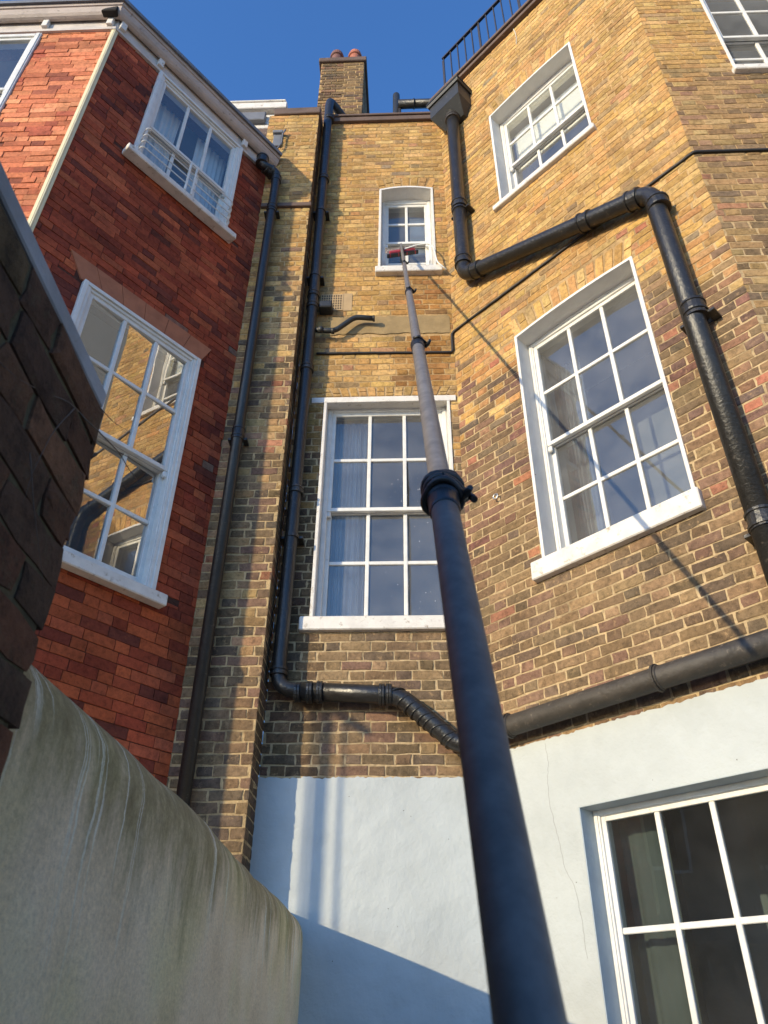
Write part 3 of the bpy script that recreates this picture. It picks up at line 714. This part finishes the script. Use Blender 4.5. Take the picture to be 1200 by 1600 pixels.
# hopper head
mb = MB(); hu0, hu1 = .03, .53
def frust(mb, W, a, b, mi=0):     # a,b = (u0,u1,o0,o1,z)
    vs = [W.p(u, a[4], o) for u, o in ((a[0], a[2]), (a[1], a[2]), (a[1], a[3]), (a[0], a[3]))]+[W.p(u, b[4], o) for u, o in ((b[0], b[2]), (b[1], b[2]), (b[1], b[3]), (b[0], b[3]))]
    mb.add(vs, [(0, 1, 2, 3), (4, 5, 6, 7)]+[(j, (j+1) % 4, 4+(j+1) % 4, 4+j) for j in range(4)], mi)
frust(mb, WR, (.05, .50, 0.003, .235, 10.66), (.05, .50, 0.003, .235, 10.90))
frust(mb, WR, (.03, .52, 0.003, .255, 10.901), (.02, .53, 0.003, .27, 10.93)); frust(mb, WR, (.04, .51, .003, .245, 10.931), (.04, .51, .003, .245, 10.955))
frust(mb, WR, (.02, .53, .003, .27, 10.956), (.02, .53, .003, .27, 10.975)); frust(mb, WR, (.13, .42, .003, .06, 10.50), (.05, .50, .003, .232, 10.659))
mb.build('hopper_head', M['pipe_grey'], t)
collar(t, WR.p(.285, 10.50, .11), (0, 0, 1), .074, .07, 'pipe_worn')
# big waste pipe under the bay
t = empty('drainpipe', tuple(WR.p(1.2, 3.17, .12)), 'wide weathered horizontal drain along the top of the painted bay wall', 'drainpipe')
mb = MB(); mb.sweep([WR.p(.0, 3.12, .11), WR.p(.08, 3.15, .11), WR.p(1.3, 3.165, .11), WR.p(2.56, 3.185, .11)], .066, 22)
mb.sweep([WR.p(2.5, 3.184, .11), WR2.p(.05, 3.19, .12), WR2.p(2.3, 3.22, .12)], .066, 22); mb.build('pipe', M['pipe_worn'], t)
for u in (.36, 1.42): collar(t, WR.p(u, 3.149+.014*u, .11), WR.u, .0665, .035, 'pipe_worn', False)
# roof pipes
WB = Wall((0, 5.7), 92.3)
t = empty('roof_pipe', tuple(WB.p(.14, 12, 0)), 'black pipes standing on the roof behind the parapet, beside the hopper head', 'pipe')
mb = MB(); mb.sweep([WB.p(.12, 11, -.1), WB.p(.12, 12.80, -.1)], .05, 14); mb.build('vent_pipe', M['pipe_grey'], t)
mb = MB(); mb.sweep([WB.p(.15, 12.40, -.02), WB.p(1.5, 12.40, -.02)], .065, 14); mb.sweep([WB.p(.36, 12.4, -.02), WB.p(.38, 12.4, -.02)], .075, 14); mb.build('cross_pipe', M['pipe'], t)
for u in (.17, 1.2):
    mb = MB(); mb.sweep([WB.p(u, 10.9, -.05), WB.p(u, 12.36, -.05)], .02, 8); mb.build('support', M['iron'], t)
# cable round the walls
mb = MB()
def wob(W, a, b, n=30):
    return [W.p(a[0]+(b[0]-a[0])*i/n, a[1]+(b[1]-a[1])*i/n+.004*noise.noise(Vector((i*.5, a[0], 1))), .014) for i in range(n+1)]
mb.sweep(wob(WC, (-.66, 6.895), (.63, 6.875))+wob(WC, (.640, 6.90), (.642, 7.12), 8)+wob(WR, (.02, 7.15), (2.52, 7.16), 60)+wob(WR2, (.02, 7.17), (2.2, 7.17), 30), .0125, 8)
mb.build('cable', M['cable'], None, dict(label='thin black cable pinned round the brick walls below the soil pipe', cat='cable'))
mb = MB(); mb.sweep([WR.p(1.15+.0*i, 12, .012) if False else WR.p(1.22+.02*sin(i), 11.38-.13*i, .012) for i in range(4)], .003, 6)
mb.build('cable', M['net'], None, dict(label='short pale wire hanging down the brick above the upper bay window', cat='cable'))

# roof railing on the bay
t = empty('roof_railing', tuple(WR.p(.1, 11.49, -.03)), 'black iron railing along the roof edge above the bay', 'railing')
mb = MB(); mb.box(WR, .08, 2.5, 12.47, 12.50, -.055, -.02); mb.box(WR, .08, 2.5, 11.55, 11.572, -.05, -.025); mb.build('rail', M['iron'], t)
base = None
for i in range(20):
    u = .10+i*.124
    if base is None:
        mb = MB(); mb.box(WR, u-.007, u+.007, 11.49, 12.47, -.045, -.031); base = mb.build('baluster', M['iron'], t); u_first = u
    else:
        c = base.copy(); COL.objects.link(c); c.parent = t; c.location = base.location+WR.u*(u-u_first)
for u in (.075, .70, 1.32, 1.94):
    mb = MB(); mb.box(WR, u-.012, u+.012, 11.49, 12.47, -.07, -.046); mb.build('post', M['iron'], t)

# small wall fittings
mb = MB(); c = WR.p(.36, 5.02, .02)
u_, z_ = .352, 5.02
mb.sweep([WR.p(u_, z_, 0), WR.p(u_, z_, .03)], .006, 8)
mb.sweep([WR.p(u_+.022*cos(a_), z_-.018+.022*sin(a_), .035) for a_ in [k*pi/8 for k in range(17)]], .0055, 8, caps=False)
mb.build('wall_hook', M['silver'], None, dict(label='small pale ring hook screwed into the brick bay wall', cat='hook'))
mb = MB(); mb.box(WP, -1.325, -1.23, 10.02, 10.28, .004, .03, bev=.006); mb.box(WP, -1.335, -1.215, 10.25, 10.30, .004, .06, bev=.006)
mb.sweep([WP.p(-1.19, 10.31, .05), WP.p(-1.215, 10.22, .05), WP.p(-1.215, 10.02, .05), WP.p(-1.25, 9.92, .05), WP.p(-1.34, 9.90, .05)], .010, 8)
mb.build('lead_flashing', M['lead'], None, dict(label='grey lead flashing box with a dark wire on the sunlit top of the pier', cat='flashing'))
# rooftop structure beyond the red house
WD = Wall((0, 6.4), 92.3)
t = empty('roof_dormer', tuple(WD.p(-2.2, 12.9)), 'white boarded rooftop dormer seen past the eaves of the red house', 'dormer')
mb = MB(); mb.box(WD, -3.4, -1.58, 13.50, 13.66, -1.5, .12, bev=.01); mb.box(WD, -3.4, -1.60, 13.665, 13.70, -1.5, .14, bev=.01); mb.build('fascia', M['white_old'], t)
mb = MB(); mb.box(WD, -3.4, -1.74, 11.0, 13.50, -1.5, 0)
for k in range(5): mb.box(WD, -3.4, -1.735, 13.0+k*.1, 13.085+k*.1, 0, .015, bev=.003)
mb.build('boarding', M['white_old'], t)
mb = MB(); mb.box(WD, -2.45, -1.90, 13.20, 13.42, .016, .10, bev=.01); mb.build('vent_box', M['lead'], t)
mb = MB(); mb.box(WD, -3.4, -1.74, 12.78, 12.97, .0, .08, bev=.01); mb.build('ledge', M['coping'], t)

# ------------------------------------------------------------------ curtains and blinds
curtain(WC, -.50, -.17, 3.9, 6.28, -.32, 'pale blue curtain at the left side of the central window', 'curtains drawn aside')
curtain(WR, .74, 1.00, 4.0, 6.45, -.50, 'dim blue curtain at the left side of the large bay window', 'curtains drawn aside', mat='curtain_dim', amp=.018)
curtain(WR, .76, 1.07, .9, 2.6, -.34, 'dim grey curtain behind the left panes of the ground floor window', 'curtains drawn aside', folds=3, mat='curtain_low', amp=.012)
curtain(WL, 1.0, 1.42, 7.8, 9.45, -.22, 'white net curtain at the left of the top red house window', 'net curtains', 'net', 9, .015)
curtain(WL, .38, .78, 7.8, 9.45, -.22, 'white net curtain at the right of the top red house window', 'net curtains', 'net', 8, .015)
def blind(W, u0, u1, z0, z1, off, label):
    mb = MB(); mb.box(W, u0, u1, z0, z1, off-.004, off); mb.box(W, u0, u1, z0-.025, z0, off-.012, off+.006, bev=.004)
    mb.sweep([W.p(u0, z1, off-.02), W.p(u1, z1, off-.02)], .025, 10)
    mb.build('roller_blind', M['blind'], None, dict(label=label, cat='blind'))
blind(WR, .80, 1.75, 9.33, 9.98, -.33, 'cream roller blind half drawn behind the upper bay window')
blind(WC, .26, .45, 8.8, 9.45, -.33, 'pale blind behind the right panes of the small arched window')
# guard rails on the red house windows
def guard(W, u0, u1, z0, label, posts):
    t = empty('window_guard', tuple(W.p((u0+u1)/2, z0, .05)), label, 'guard rail', 'window guard rails')
    for k in range(4):
        z = z0+.10+k*.10; mb = MB(); o = .115
        mb.sweep(rounded([W.p(u0, z-.05, .045), W.p(u0-.0, z, o), W.p(u1, z, o), W.p(u1, z-.05, .045)], .07), .0062, 8); mb.build('rail', M['white'], t)
    for u in posts:
        mb = MB(); mb.box(W, u-.009, u+.009, z0, z0+.42, .103, .124, bev=.002); mb.build('post', M['white'], t)
guard(WL, .40, 1.42, 7.98, 'white curved guard rails across the shaded top window of the red house', (.86, .93))
guard(WL2, .74, 1.8, 7.55, 'white curved guard rails on the sunlit left window of the red house', (1.2,))

# ------------------------------------------------------------------ garden wall
def gwall_mat():
    mt, t, b, o = newmat('stained_render_wall')
    uv = N(t, 'ShaderNodeUVMap'); V_ = uv.outputs[0]
    sx = N(t, 'ShaderNodeSeparateXYZ'); t.links.new(V_, sx.inputs[0])      # x along the wall, y = height round the coping
    nA = noise_tex(t, 3.0, 6, .65, V_); base = ramp(t, nA.outputs[0], [(.3, (.76, .59, .37)), (.5, (.90, .72, .48)), (.7, (.94, .79, .56))])
    # algae: thick on the coping, fingers running down
    nf = noise_tex(t, 1.0, 6, .7, V_, (3.0, .9, 1)); ad = N(t, 'ShaderNodeMath', op='MULTIPLY_ADD'); t.links.new(nf.outputs[0], ad.inputs[0]); ad.inputs[1].default_value = 1.1; t.links.new(sx.outputs[1], ad.inputs[2])
    mr = N(t, 'ShaderNodeMapRange'); mr.interpolation_type = 'SMOOTHERSTEP'; t.links.new(ad.outputs[0], mr.inputs[0]); mr.inputs[1].default_value = 2.30; mr.inputs[2].default_value = 2.66
    nB = noise_tex(t, 11, 9, .8, V_, (1.0, .6, 1)); alg = ramp(t, nB.outputs[0], [(.3, (.16, .12, .045)), (.5, (.32, .25, .11)), (.7, (.62, .50, .28))])
    mu = N(t, 'ShaderNodeMath', op='MULTIPLY'); t.links.new(mr.outputs[0], mu.inputs[0]); mu.inputs[1].default_value = .88
    c = mix(t, mu.outputs[0], base.outputs[0], alg.outputs[0])
    # pale lime runs, wavering
    nW = noise_tex(t, 7, 4, .6, V_); vm = N(t, 'ShaderNodeVectorMath', operation='MULTIPLY_ADD'); t.links.new(nW.outputs[1], vm.inputs[0]); vm.inputs[1].default_value = (.045, .08, 0); t.links.new(V_, vm.inputs[2])
    nS = noise_tex(t, 1.0, 3, .55, vm.outputs[0], (15, .38, 1)); rS = ramp(t, nS.outputs[0], [(.575, 0.0), (.59, 1.0), (.605, 1.0), (.62, 0.0)])
    nM = noise_tex(t, 1.7, 3, .5, V_, (1.4, 1, 1)); rM = ramp(t, nM.outputs[0], [(.40, 0.0), (.50, .85)])
    m2 = N(t, 'ShaderNodeMath', op='MULTIPLY'); t.links.new(rS.outputs[0], m2.inputs[0]); t.links.new(rM.outputs[0], m2.inputs[1])
    mr2 = N(t, 'ShaderNodeMapRange'); t.links.new(sx.outputs[1], mr2.inputs[0]); mr2.inputs[1].default_value = 1.5; mr2.inputs[2].default_value = 1.85
    m3 = N(t, 'ShaderNodeMath', op='MULTIPLY'); t.links.new(m2.outputs[0], m3.inputs[0]); t.links.new(mr2.outputs[0], m3.inputs[1])
    c = mix(t, m3.outputs[0], c, (.86, .82, .68))
    nF = noise_tex(t, 75, 8, .8, V_); rF = ramp(t, nF.outputs[0], [(.32, .78), (.5, 1.02), (.65, 1.2)]); c = mix(t, 1, c, rF.outputs[0], 'MULTIPLY')
    # greener towards the far left end
    nG = noise_tex(t, 1.6, 3, .5, V_); rG = ramp(t, nG.outputs[0], [(.48, 0.0), (.68, .55)]); c = mix(t, rG.outputs[0], c, mix(t, 1, c, (.80, .88, .58), 'MULTIPLY'))
    t.links.new(c, b.inputs['Base Color']); b.inputs['Roughness'].default_value = .9
    nb = noise_tex(t, 40, 10, .8, V_); bump(t, b, nb.outputs[0], .012)
    b.inputs['Specular IOR Level'].default_value = .25
    return mt
M['gwall'] = gwall_mat()
WG = Wall((-.46, 5.24), 181.2); WG.n = Vector((1, -.021, 0)).normalized()
mb = MB(); prof = []; Rr = .165
for i in range(13): prof.append((0, i*1.96/12))
for i in range(1, 17): a_ = pi*i/16; prof.append((-Rr*1.15*(1-cos(a_)), 1.96+Rr*sin(a_)))
for i in range(1, 5): prof.append((-2*Rr*1.15, 1.96*(1-i/4)))
L = 9.5; nL = 190; uvs = []; vs = []
arc = [0]
for i in range(1, len(prof)): arc.append(arc[-1]+math.hypot(prof[i][0]-prof[i-1][0], prof[i][1]-prof[i-1][1]))
for i in range(nL+1):
    u = L*i/nL
    for (o, z), s_ in zip(prof, arc):
        dz = (.02-.015*u)*(z/1.96); nn = .006*noise.noise(Vector((u*3, z*3, 0)))+.010*noise.noise(Vector((u*.9, z, 5)))
        vs.append(WG.p(u, z+dz+(nn if z > 1.97 else 0), o+nn)); uvs.append((u, s_))
n = len(prof); mb.add(vs, [(i*n+j, (i+1)*n+j, (i+1)*n+j+1, i*n+j+1) for i in range(nL) for j in range(n-1)], smooth=True)
mb.uv = uvs
mb.build('garden_wall', M['gwall'], None, dict(label='stained grey rendered garden wall with rounded top and lime streaks', cat='wall'))

# near brick wall
t = empty('brick_wall', (-.7, 0, 0), 'dark brick wall end with grey slab on top, close at the left', 'wall')
WN = Wall((-.528, 1.08), 181.2); WN.n = Vector((1, -.021, 0)).normalized()
NB = [(4, (.14, .064, .034)), (3, (.10, .052, .032)), (2, (.17, .070, .036)), (2, (.12, .08, .04)), (1, (.19, .085, .045))]  # near wall's deep shade is put into these dark brick colours
mb = MB(); slab(mb, WN, .01, 3.6, 0, 2.455, [], -.001, .21)
rng = random.Random(77); k = 0; z = 2.455-33*.0744
while z < 2.44:
    x = -rng.uniform(0, .02) if k % 2 else -rng.uniform(-.004, .012); i = 0
    while x < 3.6:
        Lb = (.225 if (i+k) % 2 == 0 else .1125); one_brick(mb, WN, x+.005, x+Lb-.005, z+.005, z+.070, .004+rng.uniform(-.003, .005), rng, pick(NB, rng), .015); x += Lb; i += 1
    # brick ends on the far return
    z += .0744; k += 1
WNE = Wall((-.528, 1.08), 271.2); WNE.n = Vector((0, 1, 0))
brickwork(mb, WNE, 0, .22, 0, 2.45, [], lambda u, z, r: pick(NB, r), seed=78, off=.004)
mb.build('brickwork', [M['near'], M['mortar_near']], t)
mb = MB(); mb.box(WN, .004, 3.6, 2.462, 2.497, -.24, .003, bev=.003, jit=.002); mb.build('coping_slab', M['stone'], t)
# dry creeper twigs
M['twig'] = paint_mat('dry_twig', (.11, .075, .055), .85, .2)
mb = MB(); rng = random.Random(5)
def twig(p, d, n, r):
    pts = [Vector(p)]; d = Vector(d)
    for i in range(n):
        d = (d+Vector((rng.uniform(-.3, .3), rng.uniform(-.3, .3), rng.uniform(-.3, .3)))*.35).normalized(); pts.append(pts[-1]+d*.02)
    mb.sweep(pts, [r*(1-.7*i/n) for i in range(n+1)], 6); return pts
p1 = twig(WN.p(.10, 2.37, .012), (.15, 1, .02), 12, .0016); twig(p1[7], (.2, 1, .5), 5, .001); twig(WN.p(.10, 2.37, .012), (.02, -1, -.35), 16, .0015)
twig(WN.p(.12, 2.36, .014), (.05, -.5, -1), 12, .0012); twig(WN.p(.2, 2.2, .014), (.05, .5, -1), 10, .001); twig(WN.p(.03, 2.44, .012), (.1, 1, .1), 5, .001)
mb.build('creeper_twig', M['twig'], None, dict(label='thin dry creeper twigs straggling off the dark brick wall end', cat='twig'))

# ------------------------------------------------------------------ window cleaning pole
P0 = Vector((.0902, .5525, 1.507)); P1 = WC.p(.16, 8.44, .05)
D = (P1-P0).normalized(); LEN = (P1-P0).length
gz = -P0.z/D.z; FOOT = P0+D*gz
t = empty('cleaning_pole', tuple(FOOT), 'long black telescopic window cleaning pole leaning up to the small arched window', 'pole')
def pole_mat(name, col, rough, band):
    mt, tt, b, o = newmat(name)
    n1 = noise_tex(tt, 30, 4, .6); r1 = ramp(tt, n1.outputs[0], [(.35, .75), (.65, 1.2)]); c = mix(tt, 1, col, r1.outputs[0], 'MULTIPLY')
    wv = noise_tex(tt, 90, 3, .5)
    tt.links.new(c, b.inputs['Base Color']); b.inputs['Roughness'].default_value = rough; bump(tt, b, wv.outputs[1], .0003); return mt
M['pole_black'] = pole_mat('black_carbon_tube', (.105, .094, .085), .55, 60)
M['pole_grey'] = pole_mat('grey_brown_carbon_tube', (.145, .135, .13), .42, 40)
M['clamp'] = paint_mat('black_plastic_clamp', (.012, .012, .013), .4, .1)
M['hose'] = paint_mat('black_hose', (.012, .012, .013), .45, .1)
M['brush_red'] = paint_mat('red_brush_block', (.33, .03, .045), .5, .2)
M['bristle'] = paint_mat('pale_bristles', (.55, .45, .42), .8, .3, 60)
def on_pole(x_): return P0+D*x_
def s_at(ypx):     # distance along the pole whose picture row is ypx
    lo, hi = gz*0-.0, LEN*1.1
    for _ in range(50):
        md = (lo+hi)/2; q = on_pole(md)-Vector((0, 0, EYE)); y = 800-FPX*q.dot(CU)/q.dot(Fv)
        if y > ypx: lo = md
        else: hi = md
    return (lo+hi)/2
js = [gz, s_at(783), s_at(541), s_at(457), s_at(412), s_at(380), s_at(348)]
rad_ = [.0225, .0198, .0175, .0155, .0135, .007]
print('pole joints', [round(x, 2) for x in js], 'LEN', LEN)
side = D.cross(Vector((0, 1, 0))).normalized()
for i in range(6):
    mb = MB(); a_, b_ = js[i], js[i+1]
    n_ = 24; pts = []
    mb.sweep([on_pole(a_+(b_-a_)*k/n_) for k in range(n_+1)], rad_[i], 24)
    if i < 5: mb.build('pole_section', M['pole_black' if i == 0 else 'pole_grey'], t)
    else: mb.build('gooseneck', M['pole_grey'], t)
for i in range(1, 6):
    r = rad_[i-1]; c = js[i]; mb = MB()
    mb.sweep([on_pole(c-.05), on_pole(c-.045), on_pole(c+.0), on_pole(c+.006), on_pole(c+.035), on_pole(c+.038)], [r*1.05, r*1.13, r*1.13, r*1.22, r*1.2, r*1.0], 24, smooth=False)
    # lever and lugs
    sd = D.cross(Vector((0, 0, 1))).normalized(); fr = sd.cross(D).normalized()
    if i > 0:
        base_ = on_pole(c+.015)+sd*r*1.25
        mb.sweep([base_-fr*r*.3, base_+sd*.012+fr*r*.4, base_+sd*.016+fr*r*1.0-D*.01], [.006, .007, .005], 8)
        mb.sweep([on_pole(c+.02)+fr*r*1.2-sd*r*.8, on_pole(c+.02)+fr*r*1.5+sd*r*.2, on_pole(c+.018)+sd*r*1.5+fr*r*.3], [.005, .006, .005], 8)
    cl = mb.build('clamp', M['clamp'], t)
# loops of hose tied at the first clamp
c = js[1]; r = rad_[0]; sd = D.cross(Vector((0, 0, 1))).normalized(); fr = sd.cross(D).normalized(); mb = MB()
for k, (dz_, tilt, rr) in enumerate(((.062, .45, 1.28), (.048, .35, 1.42), (.030, .25, 1.40), (.014, .1, 1.38))):
    pts = []
    for q in range(25):
        a_ = 2*pi*q/24+k*.8; rad2 = r*rr*(1+.08*sin(3*a_+k)); pts.append(on_pole(c+dz_+.011*tilt*2*cos(a_-.3))+sd*cos(a_)*rad2+fr*sin(a_)*rad2)
    mb.sweep(pts, .0062, 10, caps=False)
p_ = on_pole(c+.035)+sd*r*1.4
mb.sweep(rounded([p_-fr*.03-sd*.03, p_-fr*.012+sd*.004, p_+sd*.016-D*.008, p_+sd*.020-D*.028], .01), .0062, 10)
mb.sweep(rounded([p_+D*.018-sd*.01, p_+D*.02+sd*.006, p_+D*.006+sd*.014], .008), .0055, 10)
mb.build('hose_tie', M['hose'], t)
# brush head
bt = on_pole(js[5]); U_ = WC.u
class Tilted(Wall):
    def __init__(s, W, c, ang): s.c = Vector(c); s.u = W.u*cos(ang)+Vector((0, 0, sin(ang))); s.zz = Vector((0, 0, cos(ang)))-W.u*sin(ang); s.n = W.n
    def p(s, u, z, off=0): return s.c+s.u*u+s.zz*z+s.n*off
WBR = Tilted(WC, WC.p(.168, 8.41, 0), rad(11)); mb = MB()
for s_ in (-1, 1):
    mb.box(WBR, s_*.012, s_*.14, -.021, .021, -.025, .03, bev=.008)
for s_ in (-1, 1):
    for k in (.045, .135): mb.box(WBR, s_*k-.008, s_*k+.008, -.045, -.02, -.015, .025, bev=.003)
br = mb.build('brush_head', M['brush_red'], t)
mb = MB(); mb.box(WBR, -.17, .17, -.044, -.0265, -.022, .026, bev=.004); mb.box(WBR, -.016, .016, -.04, .05, -.02, .045, bev=.004); mb.build('brush_back', M['clamp'], br)
mb = MB(); rng = random.Random(2)
for i in range(420):
    u = rng.uniform(-.16, .16); z = .022+rng.uniform(-.006, .006); o = rng.uniform(-.024, .024); mb.sweep([WBR.p(u, z, o), WBR.p(u*1.06+rng.uniform(-.012, .012), z+rng.uniform(.045, .065), o*1.3-.02)], .0013, 3)
mb.build('bristles', M['bristle'], br)
tp = on_pole(js[6]); mb = MB(); mb.sweep([tp-U_*.032, tp+U_*.032], .011, 10); mb.sweep([tp-D*.02, tp+D*.02], .011, 8); mb.build('jet_bar', M['clamp'], t)
# clear hose trailing off the brush
mb = MB(); mb.sweep(rounded([WC.p(.19, 8.42, .03), WC.p(.33, 8.46, .05), WC.p(.46, 8.44, .08), WC.p(.50, 8.34, .10), WC.p(.53, 8.10, .10), WC.p(.62, 7.98, .10)], .05), .008, 8)
mb.build('water_hose', M['net'], t)

# water drops on the central window
mb = MB(); rng = random.Random(12)
for i in range(46):
    u = min(.5, max(-.1, rng.gauss(.25, .14))); z = rng.choice((rng.uniform(4.25, 5.08), rng.uniform(5.25, 5.6), rng.uniform(4.25, 5.08))); o = -.10-.062+.002 if z < 5.15 else -.10-.034+.002
    o = -.18 if z < 5.15 else -.134; r = rng.choice((.0015, .002, .003))
    mb.add([WC.p(u+r*cos(a_), z+r*1.3*sin(a_), o+.002) for a_ in [k*pi/3 for k in range(6)]]+[WC.p(u, z, o+.002+r*.6)], [(k, (k+1) % 6, 6) for k in range(6)])
mb.build('water_drops', M['drop'], None, dict(label='white water droplets spattered over the central window panes', cat='water drops', kind='stuff'))

# ------------------------------------------------------------------ unseen things beside the frame, some added for shade or reflections
t = empty('shadow_post', (-4.0, 1.85, 0), 'unseen post with arm, shaped from its shadow strips on the painted wall', 'post')  # unseen post, its kind invented, built to cast the shadow strips
back = Vector((-SD.x, -SD.y, -SD.z))/SD.y
def cast(u, z, dist):      # a point dist metres up-sun of a spot on the rear wall
    p = WC.p(u, z); return p+back*dist
mb = MB(); a_ = cast(-.39, 3.42, 3.3); mb.sweep([(a_.x, a_.y, 0), a_], .036, 12); mb.build('post', M['coping'], t)
mb = MB(); mb.sweep([cast(-.53, 3.42, 3.3), cast(-.39, 3.42, 3.3), cast(-.10, 3.22, 3.3)], .03, 10); mb.build('arm', M['coping'], t)
for u in (-.255, -.47):
    mb = MB(); p_ = cast(u, 3.4, 3.35); mb.sweep([(p_.x, p_.y, 0), p_], .011, 8); mb.build('line', M['coping'], t)
def textured_brick(name, a, b, mo):
    mt, t_, bs, o = newmat(name); uv = N(t_, 'ShaderNodeUVMap')
    bt_ = N(t_, 'ShaderNodeTexBrick'); bt_.inputs['Scale'].default_value = 1; bt_.inputs['Brick Width'].default_value = .225; bt_.inputs['Row Height'].default_value = .075; bt_.inputs['Mortar Size'].default_value = .006
    bt_.inputs[1].default_value = (*a, 1); bt_.inputs[2].default_value = (*b, 1); bt_.inputs[3].default_value = (*mo, 1)
    t_.links.new(uv.outputs[0], bt_.inputs[0]); t_.links.new(bt_.outputs[0], bs.inputs['Base Color']); bs.inputs['Roughness'].default_value = .9; return mt
M['far_brick'] = textured_brick('plain_yellow_brick', (.44, .28, .11), (.30, .20, .10), (.42, .31, .16))
M['far_dark'] = textured_brick('plain_brown_brick', (.22, .15, .10), (.16, .11, .08), (.25, .20, .15))
def plain_wall(mb, W, u0, u1, z0, z1, th):
    for o in (0, -th):
        mb.add([W.p(u0, z0, o), W.p(u1, z0, o), W.p(u1, z1, o), W.p(u0, z1, o)], [(0, 1, 2, 3)]); mb.uv += [(u0, z0), (u1, z0), (u1, z1), (u0, z1)]
    mb.add([W.p(u0, z1, 0), W.p(u1, z1, 0), W.p(u1, z1, -th), W.p(u0, z1, -th)], [(0, 1, 2, 3)]); mb.uv += [(0, 0)]*4
    for u in (u0, u1): mb.add([W.p(u, z0, 0), W.p(u, z1, 0), W.p(u, z1, -th), W.p(u, z0, -th)], [(0, 1, 2, 3)]); mb.uv += [(0, 0)]*4
WW = Wall(WR2.p(2.3, 0), 179); mb = MB(); mb.uv = []
plain_wall(mb, WW, 0, .35, 0, 11.4, .3); mb.build('unseen_wing_wall', M['far_brick'], H)  # unseen wing, added so the window reflects wall in place of sky
M['reflection_grey'] = paint_mat('reflection_block_grey', (.12, .125, .13), .8, .1)
mb = MB(); mb.uv = []; plain_wall(mb, WW, .352, 1.9, 0, 15.5, .4); mb.build('added_reflection_block', M['reflection_grey'], H)  # unseen grey block added for the reflection in the red house window
t = empty('neighbour_house', (-15, 4, 0), 'plain brown brick house across the gardens, outside the photo to the left', 'house')
WH = Wall((-13, -3.5), 0); WH.n = Vector((1, 0, 0)); mb = MB(); mb.uv = []; plain_wall(mb, WH, 0, 14, 0, 8.2, 6.0); mb.build('wall', M['far_dark'], t)
mb = MB(); mb.add([WH.p(-.2, 8.2, .3), WH.p(14.2, 8.2, .3), WH.p(14.2, 10.6, -3), WH.p(-.2, 10.6, -3), WH.p(-.2, 8.2, -6.3), WH.p(14.2, 8.2, -6.3)], [(0, 1, 2, 3), (3, 2, 5, 4), (0, 3, 4), (1, 5, 2)]); mb.build('roof', M['lead'], t)
for k in range(5):
    for z in (1.2, 4.6):
        mb = MB(); mb.box(WH, 1+k*2.6, 2.1+k*2.6, z, z+1.9, 0, .03); mb.box(WH, 1.08+k*2.6, 2.02+k*2.6, z+.08, z+1.82, .03, .04, 1); mb.build('window', [M['white'], M['hole']], t)
